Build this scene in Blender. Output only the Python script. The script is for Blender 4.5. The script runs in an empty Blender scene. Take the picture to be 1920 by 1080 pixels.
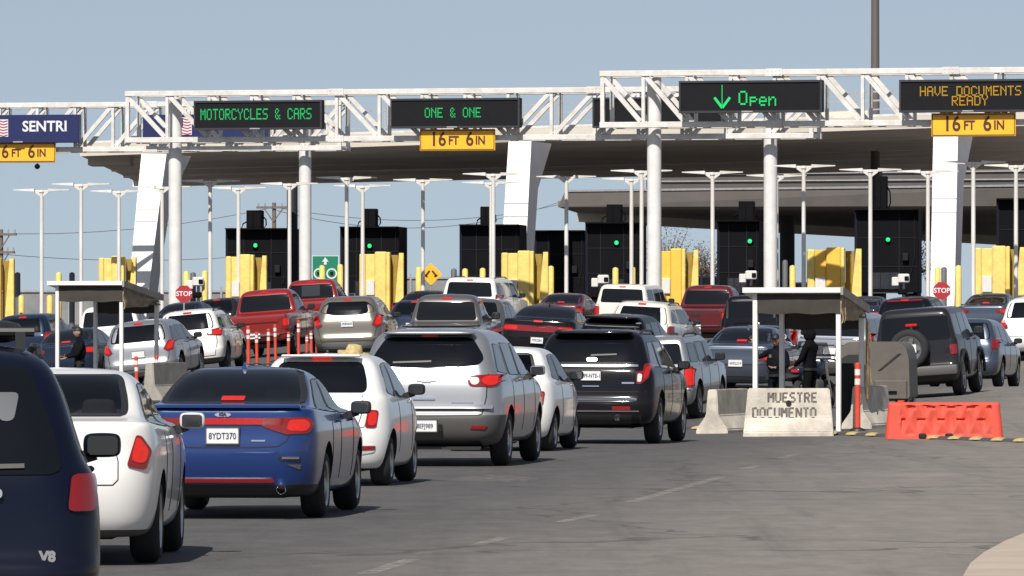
import bpy, bmesh, math, random
import numpy as np
from mathutils import Vector, Matrix
from mathutils.bvhtree import BVHTree
random.seed(7)
R = math.radians
S = bpy.context.scene
COL = S.collection
F = 13000.0          # focal length in photo pixels (1920 wide)
HZ = 607.0           # horizon row
CH = 1.84            # camera height

def P(px, py, s):
    """photo pixel + local scale (px per metre) -> world point"""
    return Vector(((px - 960.0) / s, F / s, CH + (HZ - py) / s))

# ------------------------------------------------------------------ materials
MATS = {}
def mat(name, col=(.5, .5, .5), rough=.5, metal=0., coat=0., spec=.5, emit=None, es=0.,
        var=0., vscale=6., bump=0., bscale=40., col2=None, dirt=0., coords='Object', rvar=0.):
    if name in MATS: return MATS[name]
    m = bpy.data.materials.new(name); m.use_nodes = True
    nt = m.node_tree; b = nt.nodes['Principled BSDF']
    b.inputs['Base Color'].default_value = (*col, 1)
    b.inputs['Roughness'].default_value = rough
    b.inputs['Metallic'].default_value = metal
    b.inputs['Coat Weight'].default_value = coat
    b.inputs['Coat Roughness'].default_value = .06
    b.inputs['Specular IOR Level'].default_value = spec
    if emit:
        b.inputs['Emission Color'].default_value = (*emit, 1)
        b.inputs['Emission Strength'].default_value = es
    tc = nt.nodes.new('ShaderNodeTexCoord')
    out = None
    if var > 0 or col2 or dirt > 0 or rvar > 0:
        n = nt.nodes.new('ShaderNodeTexNoise'); n.inputs['Scale'].default_value = vscale
        n.inputs['Detail'].default_value = 6; n.inputs['Roughness'].default_value = .65
        nt.links.new(tc.outputs[coords], n.inputs['Vector'])
        if var > 0 or col2:
            mx = nt.nodes.new('ShaderNodeMix'); mx.data_type = 'RGBA'
            mr = nt.nodes.new('ShaderNodeMapRange')
            mr.inputs['From Min'].default_value = .35; mr.inputs['From Max'].default_value = .68
            nt.links.new(n.outputs['Fac'], mr.inputs['Value'])
            nt.links.new(mr.outputs['Result'], mx.inputs['Factor'])
            c2 = col2 if col2 else tuple(c * (1 - var) for c in col)
            mx.inputs['A'].default_value = (*col, 1); mx.inputs['B'].default_value = (*c2, 1)
            out = mx.outputs['Result']
        if dirt > 0:
            sx = nt.nodes.new('ShaderNodeSeparateXYZ'); nt.links.new(tc.outputs['Object'], sx.inputs[0])
            mr = nt.nodes.new('ShaderNodeMapRange')
            mr.inputs['From Min'].default_value = 1.0; mr.inputs['From Max'].default_value = .2
            mr.inputs['To Max'].default_value = dirt
            nt.links.new(sx.outputs['Z'], mr.inputs['Value'])
            mu = nt.nodes.new('ShaderNodeMath'); mu.operation = 'MULTIPLY'
            nt.links.new(mr.outputs['Result'], mu.inputs[0]); nt.links.new(n.outputs['Fac'], mu.inputs[1])
            mx = nt.nodes.new('ShaderNodeMix'); mx.data_type = 'RGBA'
            mx.inputs['A'].default_value = (*col, 1); mx.inputs['B'].default_value = (.24, .2, .165, 1)
            if out: nt.links.new(out, mx.inputs['A'])
            nt.links.new(mu.outputs[0], mx.inputs['Factor'])
            out = mx.outputs['Result']
        if out: nt.links.new(out, b.inputs['Base Color'])
        if rvar > 0:
            mr = nt.nodes.new('ShaderNodeMapRange')
            mr.inputs['To Min'].default_value = max(0.02, rough - rvar); mr.inputs['To Max'].default_value = rough + rvar
            nt.links.new(n.outputs['Fac'], mr.inputs['Value']); nt.links.new(mr.outputs['Result'], b.inputs['Roughness'])
    if bump > 0:
        n2 = nt.nodes.new('ShaderNodeTexNoise'); n2.inputs['Scale'].default_value = bscale; n2.inputs['Detail'].default_value = 5
        nt.links.new(tc.outputs[coords], n2.inputs['Vector'])
        bp = nt.nodes.new('ShaderNodeBump'); bp.inputs['Strength'].default_value = bump; bp.inputs['Distance'].default_value = .02
        nt.links.new(n2.outputs['Fac'], bp.inputs['Height']); nt.links.new(bp.outputs['Normal'], b.inputs['Normal'])
    MATS[name] = m
    return m

def paint(name, col, metal=.0, dirt=.35, rough=.32):
    dirt *= .55 if max(col) > .1 else .3
    dk = max(col) < .1
    return mat('paint_' + name, col, rough=rough, metal=metal if not dk else metal * .4, coat=.4 if dk else .8, spec=.04 if dk else .5, dirt=dirt, vscale=2.2)

GLASS = mat('tinted_glass', (.004, .005, .007), rough=.06, spec=.3, rvar=.03, vscale=1.5, coat=0)
GLASS2 = mat('clear_glass', (.02, .024, .03), rough=.05, spec=.6, rvar=.03, vscale=2.)
RUBBER = mat('tyre_rubber', (.016, .016, .017), rough=.85, var=.3, vscale=30)
BLACK = mat('black_plastic', (.016, .016, .017), rough=.5, var=.25, vscale=12)
DARKGREY = mat('grey_plastic', (.06, .06, .062), rough=.55, var=.25, vscale=10, dirt=.3)
RIM = mat('alloy_rim', (.42, .42, .43), rough=.3, metal=.9, dirt=.3)
RIMDARK = mat('dark_rim', (.08, .08, .085), rough=.35, metal=.8)
CHROME = mat('chrome', (.75, .75, .77), rough=.12, metal=1.)
REDLENS = mat('red_lens', (.15, .006, .007), rough=.15, coat=.5, emit=(1, .02, .015), es=.04)
REDLIT = mat('lit_brake_lens', (.26, .006, .005), rough=.18, emit=(1, .035, .02), es=.42, col2=(.10, .003, .003), vscale=24)
REDDIM = mat('dim_lit_lens', (.22, .008, .008), rough=.2, emit=(1, .03, .02), es=.16, col2=(.3, .01, .01), vscale=20)
REFLECTOR = mat('red_reflector', (.22, .012, .014), rough=.25)
CLEARLENS = mat('clear_lens', (.62, .6, .56), rough=.15, coat=.4, var=.2, vscale=30)
PLATEW = mat('plate_white', (.66, .66, .66), rough=.45, var=.12, vscale=20)
PLATETXT = mat('plate_text', (.03, .035, .07), rough=.5)
GAP = mat('panel_gap', (.008, .008, .009), rough=.8)
MIRRORG = mat('mirror_glass', (.05, .055, .06), rough=.05, metal=.6)

def see_glass(name, tint, ior=1.5):
    if name in MATS: return MATS[name]
    m = bpy.data.materials.new(name); m.use_nodes = True; nt = m.node_tree; nt.nodes.remove(nt.nodes['Principled BSDF']); out = nt.nodes['Material Output']
    t = nt.nodes.new('ShaderNodeBsdfTransparent'); t.inputs[0].default_value = (*tint, 1); g = nt.nodes.new('ShaderNodeBsdfGlossy'); g.inputs['Roughness'].default_value = .03
    f = nt.nodes.new('ShaderNodeFresnel'); f.inputs[0].default_value = ior; mx = nt.nodes.new('ShaderNodeMixShader')
    nt.links.new(f.outputs[0], mx.inputs[0]); nt.links.new(t.outputs[0], mx.inputs[1]); nt.links.new(g.outputs[0], mx.inputs[2]); nt.links.new(mx.outputs[0], out.inputs[0])
    MATS[name] = m; return m
SEEGLASS = see_glass('clear_tint_glass', (.52, .52, .54)); SEEDARK = see_glass('privacy_glass', (.22, .22, .235), 2.0)
SEAT = mat('seat_cloth', (.035, .034, .035), rough=.9, var=.3, vscale=8); CABIN = mat('cabin_trim', (.075, .066, .062), rough=.9, var=.3, vscale=4)
# ------------------------------------------------------------------ mesh builder
def link(o, parent=None):
    COL.objects.link(o)
    if parent is not None: o.parent = parent
    return o

def tag(o, label=None, cat=None, group=None, kind=None):
    if label: o['label'] = label
    if cat: o['category'] = cat
    if group: o['group'] = group
    if kind: o['kind'] = kind
    return o

def empty(name, loc, rz=0., label=None, cat=None, group=None):
    o = bpy.data.objects.new(name, None); o.empty_display_size = .2
    o.location = loc; o.rotation_euler = (0, 0, rz)
    COL.objects.link(o)
    return tag(o, label, cat, group)

class MB:
    def __init__(s): s.v = []; s.f = []; s.mi = []; s.cur = 0
    def add(s, vs, fs):
        b = len(s.v); s.v += [tuple(v) for v in vs]
        for f in fs: s.f.append(tuple(b + i for i in f)); s.mi.append(s.cur)
        return s
    def bm(s, bm):
        bm.verts.ensure_lookup_table(); bm.verts.index_update()
        s.add([v.co.copy() for v in bm.verts], [[v.index for v in f.verts] for f in bm.faces]); bm.free(); return s
    def box(s, c, size, rz=0., bev=0., M=None, taper=None, seg=1):
        bm = bmesh.new(); bmesh.ops.create_cube(bm, size=1.)
        for v in bm.verts:
            v.co.x *= size[0]; v.co.y *= size[1]; v.co.z *= size[2]
            if taper and v.co.z > 0: v.co.x *= taper[0]; v.co.y *= taper[1]
        if bev > 0: bmesh.ops.bevel(bm, geom=bm.edges[:], offset=bev, segments=seg, affect='EDGES', profile=.5)
        T = Matrix.Translation(c) @ (M if M is not None else Matrix.Rotation(rz, 4, 'Z'))
        bm.transform(T)
        return s.bm(bm)
    def cyl(s, p0, p1, r, r2=None, n=16, cap=True):
        p0 = Vector(p0); p1 = Vector(p1); d = (p1 - p0); r2 = r if r2 is None else r2
        z = d.normalized(); a = Vector((0, 0, 1)) if abs(z.z) < .9 else Vector((1, 0, 0))
        x = z.cross(a).normalized(); y = z.cross(x)
        vs = []; fs = []
        for k in range(n):
            t = 2 * math.pi * k / n; u = x * math.cos(t) + y * math.sin(t)
            vs += [p0 + u * r, p1 + u * r2]
        for k in range(n):
            a0 = 2 * k; b0 = 2 * ((k + 1) % n); fs.append((a0, a0 + 1, b0 + 1, b0))
        if cap:
            fs.append([2 * k for k in range(n)]); fs.append([2 * k + 1 for k in range(n)][::-1])
        return s.add(vs, fs)
    def bar(s, p0, p1, w, h=None):
        """rectangular bar between two points"""
        h = h or w; p0 = Vector(p0); p1 = Vector(p1); z = (p1 - p0).normalized()
        a = Vector((0, 0, 1)) if abs(z.z) < .95 else Vector((0, 1, 0))
        x = z.cross(a).normalized() * w / 2; y = z.cross(x).normalized() * h / 2
        vs = [p + sx * x + sy * y for p in (p0, p1) for sx, sy in ((-1, -1), (1, -1), (1, 1), (-1, 1))]
        fs = [(0, 1, 2, 3), (7, 6, 5, 4)] + [(i, 4 + i, 4 + (i + 1) % 4, (i + 1) % 4) for i in range(4)]
        return s.add(vs, fs)
    def tube(s, pts, r, n=8):
        pts = [Vector(p) for p in pts]
        rings = []
        for i, p in enumerate(pts):
            d = (pts[min(i + 1, len(pts) - 1)] - pts[max(i - 1, 0)]).normalized()
            a = Vector((0, 0, 1)) if abs(d.z) < .9 else Vector((1, 0, 0))
            x = d.cross(a).normalized(); y = d.cross(x)
            rr = r[i] if isinstance(r, (list, tuple)) else r
            rings.append([p + (x * math.cos(2 * math.pi * k / n) + y * math.sin(2 * math.pi * k / n)) * rr for k in range(n)])
        vs = [v for rg in rings for v in rg]; fs = []
        for i in range(len(pts) - 1):
            for k in range(n):
                a0 = i * n + k; a1 = i * n + (k + 1) % n; fs.append((a0, a0 + n, a1 + n, a1))
        fs.append(list(range(n))); fs.append([(len(pts) - 1) * n + k for k in range(n)][::-1])
        return s.add(vs, fs)
    def prism(s, poly, d, M=None):
        """poly: list of 3D points (planar), extruded by vector d"""
        poly = [Vector(p) for p in poly]; d = Vector(d); n = len(poly)
        vs = poly + [p + d for p in poly]
        fs = [list(range(n)), list(range(2 * n - 1, n - 1, -1))] + [(i, i + n, (i + 1) % n + n, (i + 1) % n) for i in range(n)]
        return s.add(vs, fs)
    def lathe(s, prof, axis='X', n=32, c=(0, 0, 0)):
        """prof: list of (a, r) along axis"""
        vs = []; fs = []; c = Vector(c); m = len(prof)
        for k in range(n):
            t = 2 * math.pi * k / n
            for a, r in prof:
                if axis == 'X': vs.append(c + Vector((a, r * math.cos(t), r * math.sin(t))))
                elif axis == 'Y': vs.append(c + Vector((r * math.cos(t), a, r * math.sin(t))))
                else: vs.append(c + Vector((r * math.cos(t), r * math.sin(t), a)))
        for k in range(n):
            for j in range(m - 1):
                a0 = k * m + j; b0 = ((k + 1) % n) * m + j; fs.append((a0, b0, b0 + 1, a0 + 1))
        return s.add(vs, fs)
    def mesh(s, name, mats, smooth=False, ang=40):
        me = bpy.data.meshes.new(name); me.from_pydata(s.v, [], s.f)
        ms = mats if isinstance(mats, (list, tuple)) else [mats]
        for m in ms: me.materials.append(m)
        if len(ms) > 1: me.polygons.foreach_set('material_index', s.mi)
        bm = bmesh.new(); bm.from_mesh(me)
        bmesh.ops.remove_doubles(bm, verts=bm.verts[:], dist=1e-5)
        bmesh.ops.recalc_face_normals(bm, faces=bm.faces[:])
        bm.to_mesh(me); bm.free()
        if smooth: smooth_mesh(me, ang)
        return me
    def build(s, name, mats, parent=None, smooth=False, loc=None, rz=None, ang=40):
        o = bpy.data.objects.new(name, s.mesh(name, mats, smooth, ang))
        if loc is not None: o.location = loc
        if rz is not None: o.rotation_euler = (0, 0, rz)
        return link(o, parent)

def smooth_mesh(me, ang=40):
    me.polygons.foreach_set('use_smooth', [True] * len(me.polygons))
    if ang < 180:
        bm = bmesh.new(); bm.from_mesh(me); lim = R(ang)
        for e in bm.edges:
            if len(e.link_faces) == 2:
                e.smooth = e.calc_face_angle(0) < lim
        bm.to_mesh(me); bm.free()

def eval_mesh(o, name):
    dg = bpy.context.evaluated_depsgraph_get(); dg.update()
    return bpy.data.meshes.new_from_object(o.evaluated_get(dg), preserve_all_data_layers=True, depsgraph=dg)

def rounded(poly, r, n=4):
    out = []; m = len(poly)
    for i in range(m):
        p = Vector(poly[i]); a = Vector(poly[i - 1]); b = Vector(poly[(i + 1) % m])
        da = a - p; db = b - p; rr = r[i] if isinstance(r, (list, tuple)) else r
        rr = min(rr, da.length * .48, db.length * .48)
        if rr < 1e-4: out.append(tuple(p)); continue
        p0 = p + da.normalized() * rr; p1 = p + db.normalized() * rr
        for k in range(n + 1):
            t = k / n; q = p0.lerp(p, t).lerp(p.lerp(p1, t), t); out.append(tuple(q))
    return out

TXT = {}
def text_verts(txt, size, font=None, sx=1., bold=0.):
    """flat text as (verts, faces) in XZ plane facing -Y, centred"""
    cu = bpy.data.curves.new('t', 'FONT'); cu.body = txt; cu.size = size; cu.align_x = 'CENTER'; cu.align_y = 'CENTER'
    cu.resolution_u = 3; cu.offset = bold
    ob = bpy.data.objects.new('t', cu); COL.objects.link(ob)
    me = eval_mesh(ob, 't')
    vs = [Vector((v.co.x * sx, 0, v.co.y)) for v in me.vertices]; fs = [tuple(p.vertices) for p in me.polygons]
    bpy.data.objects.remove(ob); bpy.data.curves.remove(cu); bpy.data.meshes.remove(me)
    return vs, fs
# ------------------------------------------------------------------ cars
def ring(z, yr, yf, w, rr=.25, rf=.4, drop=0., rise=0., L=4.6, br=.03, bf=.06):
    """right half outline of a horizontal slice from rear centre to front centre"""
    pts = []
    rr = min(rr, w * .8); rf = min(rf, w * .8, (yf - yr) * .4)
    xs = [0, .3, .6, .85, 1.]
    for t in xs:
        x = t * (w - rr); pts.append([x, yr + br * (x / w) ** 2 * 1.0])
    yb = pts[-1][1]
    for k in range(1, 5):
        a = k / 5 * math.pi / 2
        pts.append([w - rr + rr * math.sin(a), yb + rr * (1 - math.cos(a))])
    ys0 = yb + rr; ys1 = yf - rf - bf
    for k in range(11):
        t = k / 10; pts.append([w, ys0 + (ys1 - ys0) * t])
    for k in range(1, 5):
        a = k / 5 * math.pi / 2
        pts.append([w - rf + rf * math.cos(a), ys1 + rf * math.sin(a)])
    for t in [1., .8, .5, .25, 0]:
        x = t * (w - rf); pts.append([x, yf - bf * (x / max(w - rf, 1e-4)) ** 2])
    out = []
    for x, y in pts:
        u = (y - L * .5) / (L * .5)
        x *= 1 - .045 * abs(u) ** 2.6
        zz = z
        if drop:
            t = max(0., (y - L * .66) / (L * .34)); zz -= drop * t ** 1.3
        if rise:
            t = max(0., (L * .3 - y) / (L * .3)); zz += rise * t
        out.append((x, y, zz))
    return out

def cage(levels, L, crown=.012):
    rings = [ring(*lv[:4], **lv[4], L=L) for lv in levels]
    n = len(rings[0]); V = []; Fc = []; idx = []
    for rg in rings:
        row = []
        for p in rg: row.append(len(V)); V.append(p)
        lrow = [row[0]]
        for p in rg[1:-1]: lrow.append(len(V)); V.append((-p[0], p[1], p[2]))
        lrow.append(row[-1]); idx.append((row, lrow))
    for a in range(len(rings) - 1):
        (r0, l0), (r1, l1) = idx[a], idx[a + 1]
        for i in range(n - 1):
            Fc.append((r0[i], r0[i + 1], r1[i + 1], r1[i])); Fc.append((l0[i + 1], l0[i], l1[i], l1[i + 1]))
    for lev, cr in ((0, 0.), (len(rings) - 1, crown)):
        r0, l0 = idx[lev]; c = [r0[0]]
        for i in range(1, n - 1):
            c.append(len(V)); p = rings[lev][i]; V.append((0, p[1], p[2] + cr))
        c.append(r0[-1])
        for i in range(n - 1):
            for q in ((r0[i], r0[i + 1], c[i + 1], c[i]), (c[i], c[i + 1], l0[i + 1], l0[i])):
                q = list(dict.fromkeys(q))
                if len(q) > 2: Fc.append(tuple(q))
    return V, Fc

TPL = {}
def D(**k): return k
TPL['sedan'] = D(L=4.64, W=1.8, H=1.43, rr=.66, fr=.95, ra=1.02, fa=3.72, levels=[
    (.20, .34, 4.2, .70, D(rr=.2)), (.22, .14, 4.5, .82, D(rr=.28)), (.36, .05, 4.6, .872, D(rr=.34)),
    (.56, .0, 4.64, .895, D(rr=.36, rf=.5)), (.72, .01, 4.63, .90, D(rr=.34, rf=.5, drop=.06)), (.84, .04, 4.58, .90, D(rr=.3, rf=.55, drop=.14)),
    (.97, .03, 4.45, .875, D(rr=.26, rf=.6, drop=.26, rise=.05)), (1.00, .06, 4.3, .845, D(rr=.25, rf=.6, drop=.28, rise=.05)),
    (1.01, .12, 4.1, .80, D(rr=.22, rf=.6, drop=.26, rise=.05)),
    (1.03, .62, 3.28, .745, D(rr=.16, rf=.3, rise=.03)), (1.2, .98, 2.9, .69, D(rr=.2, rf=.3)), (1.345, 1.36, 2.5, .615, D(rr=.25, rf=.3)),
    (1.405, 1.66, 2.2, .51, D(rr=.25, rf=.25)), (1.42, 1.85, 2.0, .34, D(rr=.2, rf=.2))],
    rw=[(-.66, 1.085), (.66, 1.085), (.63, 1.2), (.52, 1.385), (-.52, 1.385), (-.63, 1.2)],
    sw=[[(1.05, 1.02), (1.95, .985), (1.95, 1.315), (1.62, 1.3), (1.3, 1.17)], [(2.02, .985), (3.0, .965), (2.75, 1.1), (2.42, 1.29), (2.02, 1.315)]],
    ws=[(-.66, 1.0), (.66, 1.0), (.54, 1.35), (-.54, 1.35)],
    tail=[(.42, .87), (.5, .83), (.80, .80), (.83, .88), (.80, .96), (.42, .95)], lit=[(.58, .845), (.8, .82), (.815, .88), (.79, .945), (.6, .94)],
    plate=(0, .78), brake=(0, 1.13), bumper=.34, mir=(2.72, .95), door=[(1.35, .98), (2.0, 2.0), (3.05, .96)])
TPL['suv'] = D(L=4.8, W=1.9, H=1.75, rr=.72, fr=.9, ra=1.0, fa=3.85, levels=[
    (.26, .36, 4.4, .70, D(rr=.2)), (.28, .16, 4.6, .85, D(rr=.25)), (.40, .04, 4.75, .915, D(rr=.28, rf=.45)), (.58, .0, 4.8, .942, D(rr=.3, rf=.5)),
    (.66, .005, 4.8, .95, D(rr=.3, rf=.5)), (.70, .06, 4.78, .95, D(rr=.28, rf=.5)), (.88, .075, 4.74, .95, D(rr=.27, rf=.5, drop=.03)),
    (1.04, .10, 4.66, .935, D(rr=.27, rf=.5, drop=.12)), (1.12, .125, 4.45, .905, D(rr=.26, rf=.5, drop=.16)),
    (1.16, .15, 3.55, .865, D(rr=.24, rf=.3)), (1.38, .25, 3.1, .80, D(rr=.22, rf=.3)), (1.58, .36, 2.7, .735, D(rr=.2, rf=.3)),
    (1.69, .46, 2.4, .65, D(rr=.22, rf=.3)), (1.73, .7, 2.0, .5, D(rr=.22, rf=.3)), (1.738, .95, 1.8, .32, D(rr=.2, rf=.2))],
    rw=[(-.70, 1.2), (.70, 1.2), (.69, 1.35), (.6, 1.62), (-.6, 1.62), (-.69, 1.35)],
    sw=[[(.42, 1.2), (1.2, 1.16), (1.2, 1.54), (.72, 1.55)], [(1.3, 1.155), (2.15, 1.14), (2.15, 1.55), (1.3, 1.56)], [(2.22, 1.14), (3.2, 1.13), (2.72, 1.48), (2.5, 1.54), (2.22, 1.55)]],
    ws=[(-.72, 1.15), (.72, 1.15), (.6, 1.6), (-.6, 1.6)],
    tail=[(.66, .92), (.9, .9), (.92, 1.05), (.9, 1.2), (.7, 1.2)], lit=[(.7, .98), (.9, .97), (.9, 1.13), (.72, 1.13)],
    plate=(0, .88), brake=(0, 1.655), bumper=.68, mir=(2.95, 1.12), door=[(1.25, 1.25), (2.18, 2.18), (3.3, 3.25)])
TPL['hatch'] = D(L=3.55, W=1.63, H=1.49, rr=.6, fr=.75, ra=.62, fa=2.92, levels=[
    (.18, .26, 3.2, .62, D(rr=.2)), (.20, .12, 3.4, .75, D(rr=.28)), (.34, .03, 3.52, .795, D(rr=.36)), (.5, .0, 3.55, .812, D(rr=.4, rf=.5)),
    (.62, .02, 3.55, .815, D(rr=.4, rf=.5)), (.76, .07, 3.5, .812, D(rr=.38, rf=.5, drop=.04)), (.92, .11, 3.4, .795, D(rr=.34, rf=.5, drop=.14)),
    (1.0, .14, 3.2, .765, D(rr=.3, rf=.5, drop=.2)), (1.03, .17, 2.75, .735, D(rr=.28, rf=.3, drop=.1)), (1.2, .26, 2.4, .685, D(rr=.24, rf=.3)), (1.36, .36, 2.1, .62, D(rr=.22, rf=.3)),
    (1.45, .47, 1.85, .54, D(rr=.24, rf=.3)), (1.478, .65, 1.6, .42, D(rr=.24, rf=.3)), (1.485, .85, 1.4, .26, D(rr=.2, rf=.2))],
    rw=[(-.53, 1.05), (.53, 1.05), (.53, 1.2), (.46, 1.4), (-.46, 1.4), (-.53, 1.2)],
    sw=[[(.62, 1.05), (1.18, 1.0), (1.18, 1.385), (.85, 1.36), (.7, 1.25)], [(1.24, 1.0), (2.35, .98), (2.0, 1.25), (1.75, 1.37), (1.24, 1.39)]],
    ws=[(-.6, 1.05), (.6, 1.05), (.5, 1.38), (-.5, 1.38)],
    tail=[(.52, .67), (.66, .67), (.68, .87), (.56, .87)], lit=[(.54, .7), (.66, .69), (.67, .85), (.57, .85)],
    plate=(0, .72), brake=(0, 1.425), bumper=.3, mir=(2.1, 1.0), door=[(1.2, 1.2), (2.4, 2.35)])
TPL['box'] = D(L=4.4, W=1.76, H=1.66, rr=.7, fr=.85, ra=.84, fa=3.5, levels=[
    (.26, .3, 4.05, .64, D(rr=.15)), (.28, .1, 4.28, .79, D(rr=.18)), (.40, .02, 4.37, .85, D(rr=.18, rf=.3)), (.54, .0, 4.4, .87, D(rr=.16, rf=.3)),
    (.585, .01, 4.4, .875, D(rr=.15, rf=.3)), (.60, .06, 4.4, .88, D(rr=.13, rf=.3)), (.8, .065, 4.38, .88, D(rr=.12, rf=.3)),
    (.99, .07, 4.35, .872, D(rr=.12, rf=.3, drop=.03)), (1.06, .08, 4.3, .85, D(rr=.12, rf=.3, drop=.06)), (1.09, .09, 3.25, .82, D(rr=.12, rf=.2)),
    (1.34, .13, 3.0, .765, D(rr=.11, rf=.2)), (1.54, .17, 2.8, .715, D(rr=.1, rf=.2)), (1.625, .22, 2.6, .655, D(rr=.12, rf=.2)), (1.652, .36, 2.4, .54, D(rr=.15, rf=.2)), (1.656, .6, 2.2, .35, D(rr=.15, rf=.2))],
    rw=[(-.66, 1.11), (.66, 1.11), (.6, 1.52), (-.6, 1.52)],
    sw=[[(.28, 1.13), (1.05, 1.12), (1.05, 1.51), (.33, 1.51)], [(1.15, 1.12), (1.95, 1.11), (1.95, 1.52), (1.15, 1.52)], [(2.02, 1.11), (2.98, 1.1), (2.7, 1.5), (2.02, 1.52)]],
    ws=[(-.68, 1.12), (.68, 1.12), (.6, 1.5), (-.6, 1.5)],
    tail=[(.68, .64), (.85, .64), (.85, 1.05), (.68, 1.05)], lit=[(.70, .68), (.845, .68), (.845, 1.0), (.70, 1.0)],
    plate=(0, .78), brake=(0, 1.575), bumper=.59, mir=(2.85, 1.1), door=[(1.1, 1.1), (1.98, 1.98), (3.05, 3.0)])
TPL['pickup'] = D(L=5.8, W=1.96, H=1.9, rr=.78, fr=1.0, ra=1.25, fa=4.75, levels=[
    (.42, .4, 5.3, .72, D(rr=.12)), (.44, .16, 5.6, .88, D(rr=.12)), (.52, .10, 5.75, .945, D(rr=.1, rf=.35)), (.66, .08, 5.8, .965, D(rr=.09, rf=.35)),
    (.9, .06, 5.8, .978, D(rr=.08, rf=.35)), (1.1, .05, 5.75, .975, D(rr=.08, rf=.35, drop=.04)), (1.18, .055, 5.7, .962, D(rr=.07, rf=.35, drop=.08)),
    (1.2, .1, 5.5, .93, D(rr=.07, rf=.35, drop=.08)), (1.205, 1.8, 4.05, .885, D(rr=.1, rf=.25)), (1.24, 1.88, 3.95, .87, D(rr=.1, rf=.25)), (1.5, 1.93, 3.55, .81, D(rr=.12, rf=.25)),
    (1.74, 2.0, 3.2, .74, D(rr=.14, rf=.25)), (1.85, 2.1, 2.95, .66, D(rr=.16, rf=.25)), (1.885, 2.25, 2.75, .5, D(rr=.15, rf=.2)), (1.89, 2.4, 2.65, .32, D(rr=.12, rf=.12))],
    rw=[(-.74, 1.29), (.74, 1.29), (.66, 1.73), (-.66, 1.73)],
    sw=[[(2.1, 1.27), (2.75, 1.26), (2.75, 1.72), (2.18, 1.72)], [(2.83, 1.26), (3.75, 1.24), (3.3, 1.66), (2.83, 1.72)]],
    ws=[(-.75, 1.3), (.75, 1.3), (.65, 1.75), (-.65, 1.75)],
    tail=[(.80, .76), (.945, .76), (.945, 1.14), (.80, 1.14)], lit=[(.82, .86), (.94, .86), (.94, 1.06), (.82, 1.06)],
    plate=(0, .62), brake=(0, 1.805), bumper=.5, mir=(3.7, 1.25), door=[(2.05, 2.05), (2.8, 2.8), (3.85, 3.8)])

WHEELS = {}
def wheel_meshes(r, style):
    k = (round(r, 3), style)
    if k in WHEELS: return WHEELS[k]
    w = .23; rr = r * (.66 if style != 'truck' else .58)
    t = MB(); t.lathe([(-w / 2 + .02, rr - .02), (-w / 2, rr + .01), (-w / 2, r - .05), (-w / 2 + .03, r - .012), (-w / 4, r), (w / 4, r), (w / 2 - .03, r - .012), (w / 2, r - .05), (w / 2, rr + .01), (w / 2 - .02, rr - .02), (-w / 2 + .02, rr - .02)], 'X', 36)
    tm = t.mesh('tyre', RUBBER, True, 50)
    m = MB(); m.lathe([(w / 2 - .005, rr), (w / 2 - .02, rr - .03), (w / 2 - .1, rr - .04), (w / 2 - .11, .03), (w / 2 - .12, 0.001)], 'X', 36)
    nsp = 5 if style in ('five', 'truck') else 10
    for i in range(nsp):
        a = 2 * math.pi * i / nsp; u = Vector((0, math.cos(a), math.sin(a))); v = Vector((0, -math.sin(a), math.cos(a)))
        wd0 = .05 if nsp == 5 else .028; wd1 = .035 if nsp == 5 else .02
        x0 = w / 2 - .03; q = []
        for (rad, wd, xx) in ((.04, wd0, x0 - .012), (rr - .015, wd1, x0)):
            for sg in (-1, 1): q.append(Vector((xx, 0, 0)) + u * rad + v * wd * sg)
        m.prism([q[0], q[1], q[3], q[2]], (-.06, 0, 0))
    m.cyl((w / 2 - .06, 0, 0), (w / 2 - .02, 0, 0), .055, n=14)
    rm = m.mesh('rim', RIMDARK if style == 'dark' else RIM, True, 35)
    WHEELS[k] = (tm, rm); return WHEELS[k]

class Car:
    pass

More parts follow.
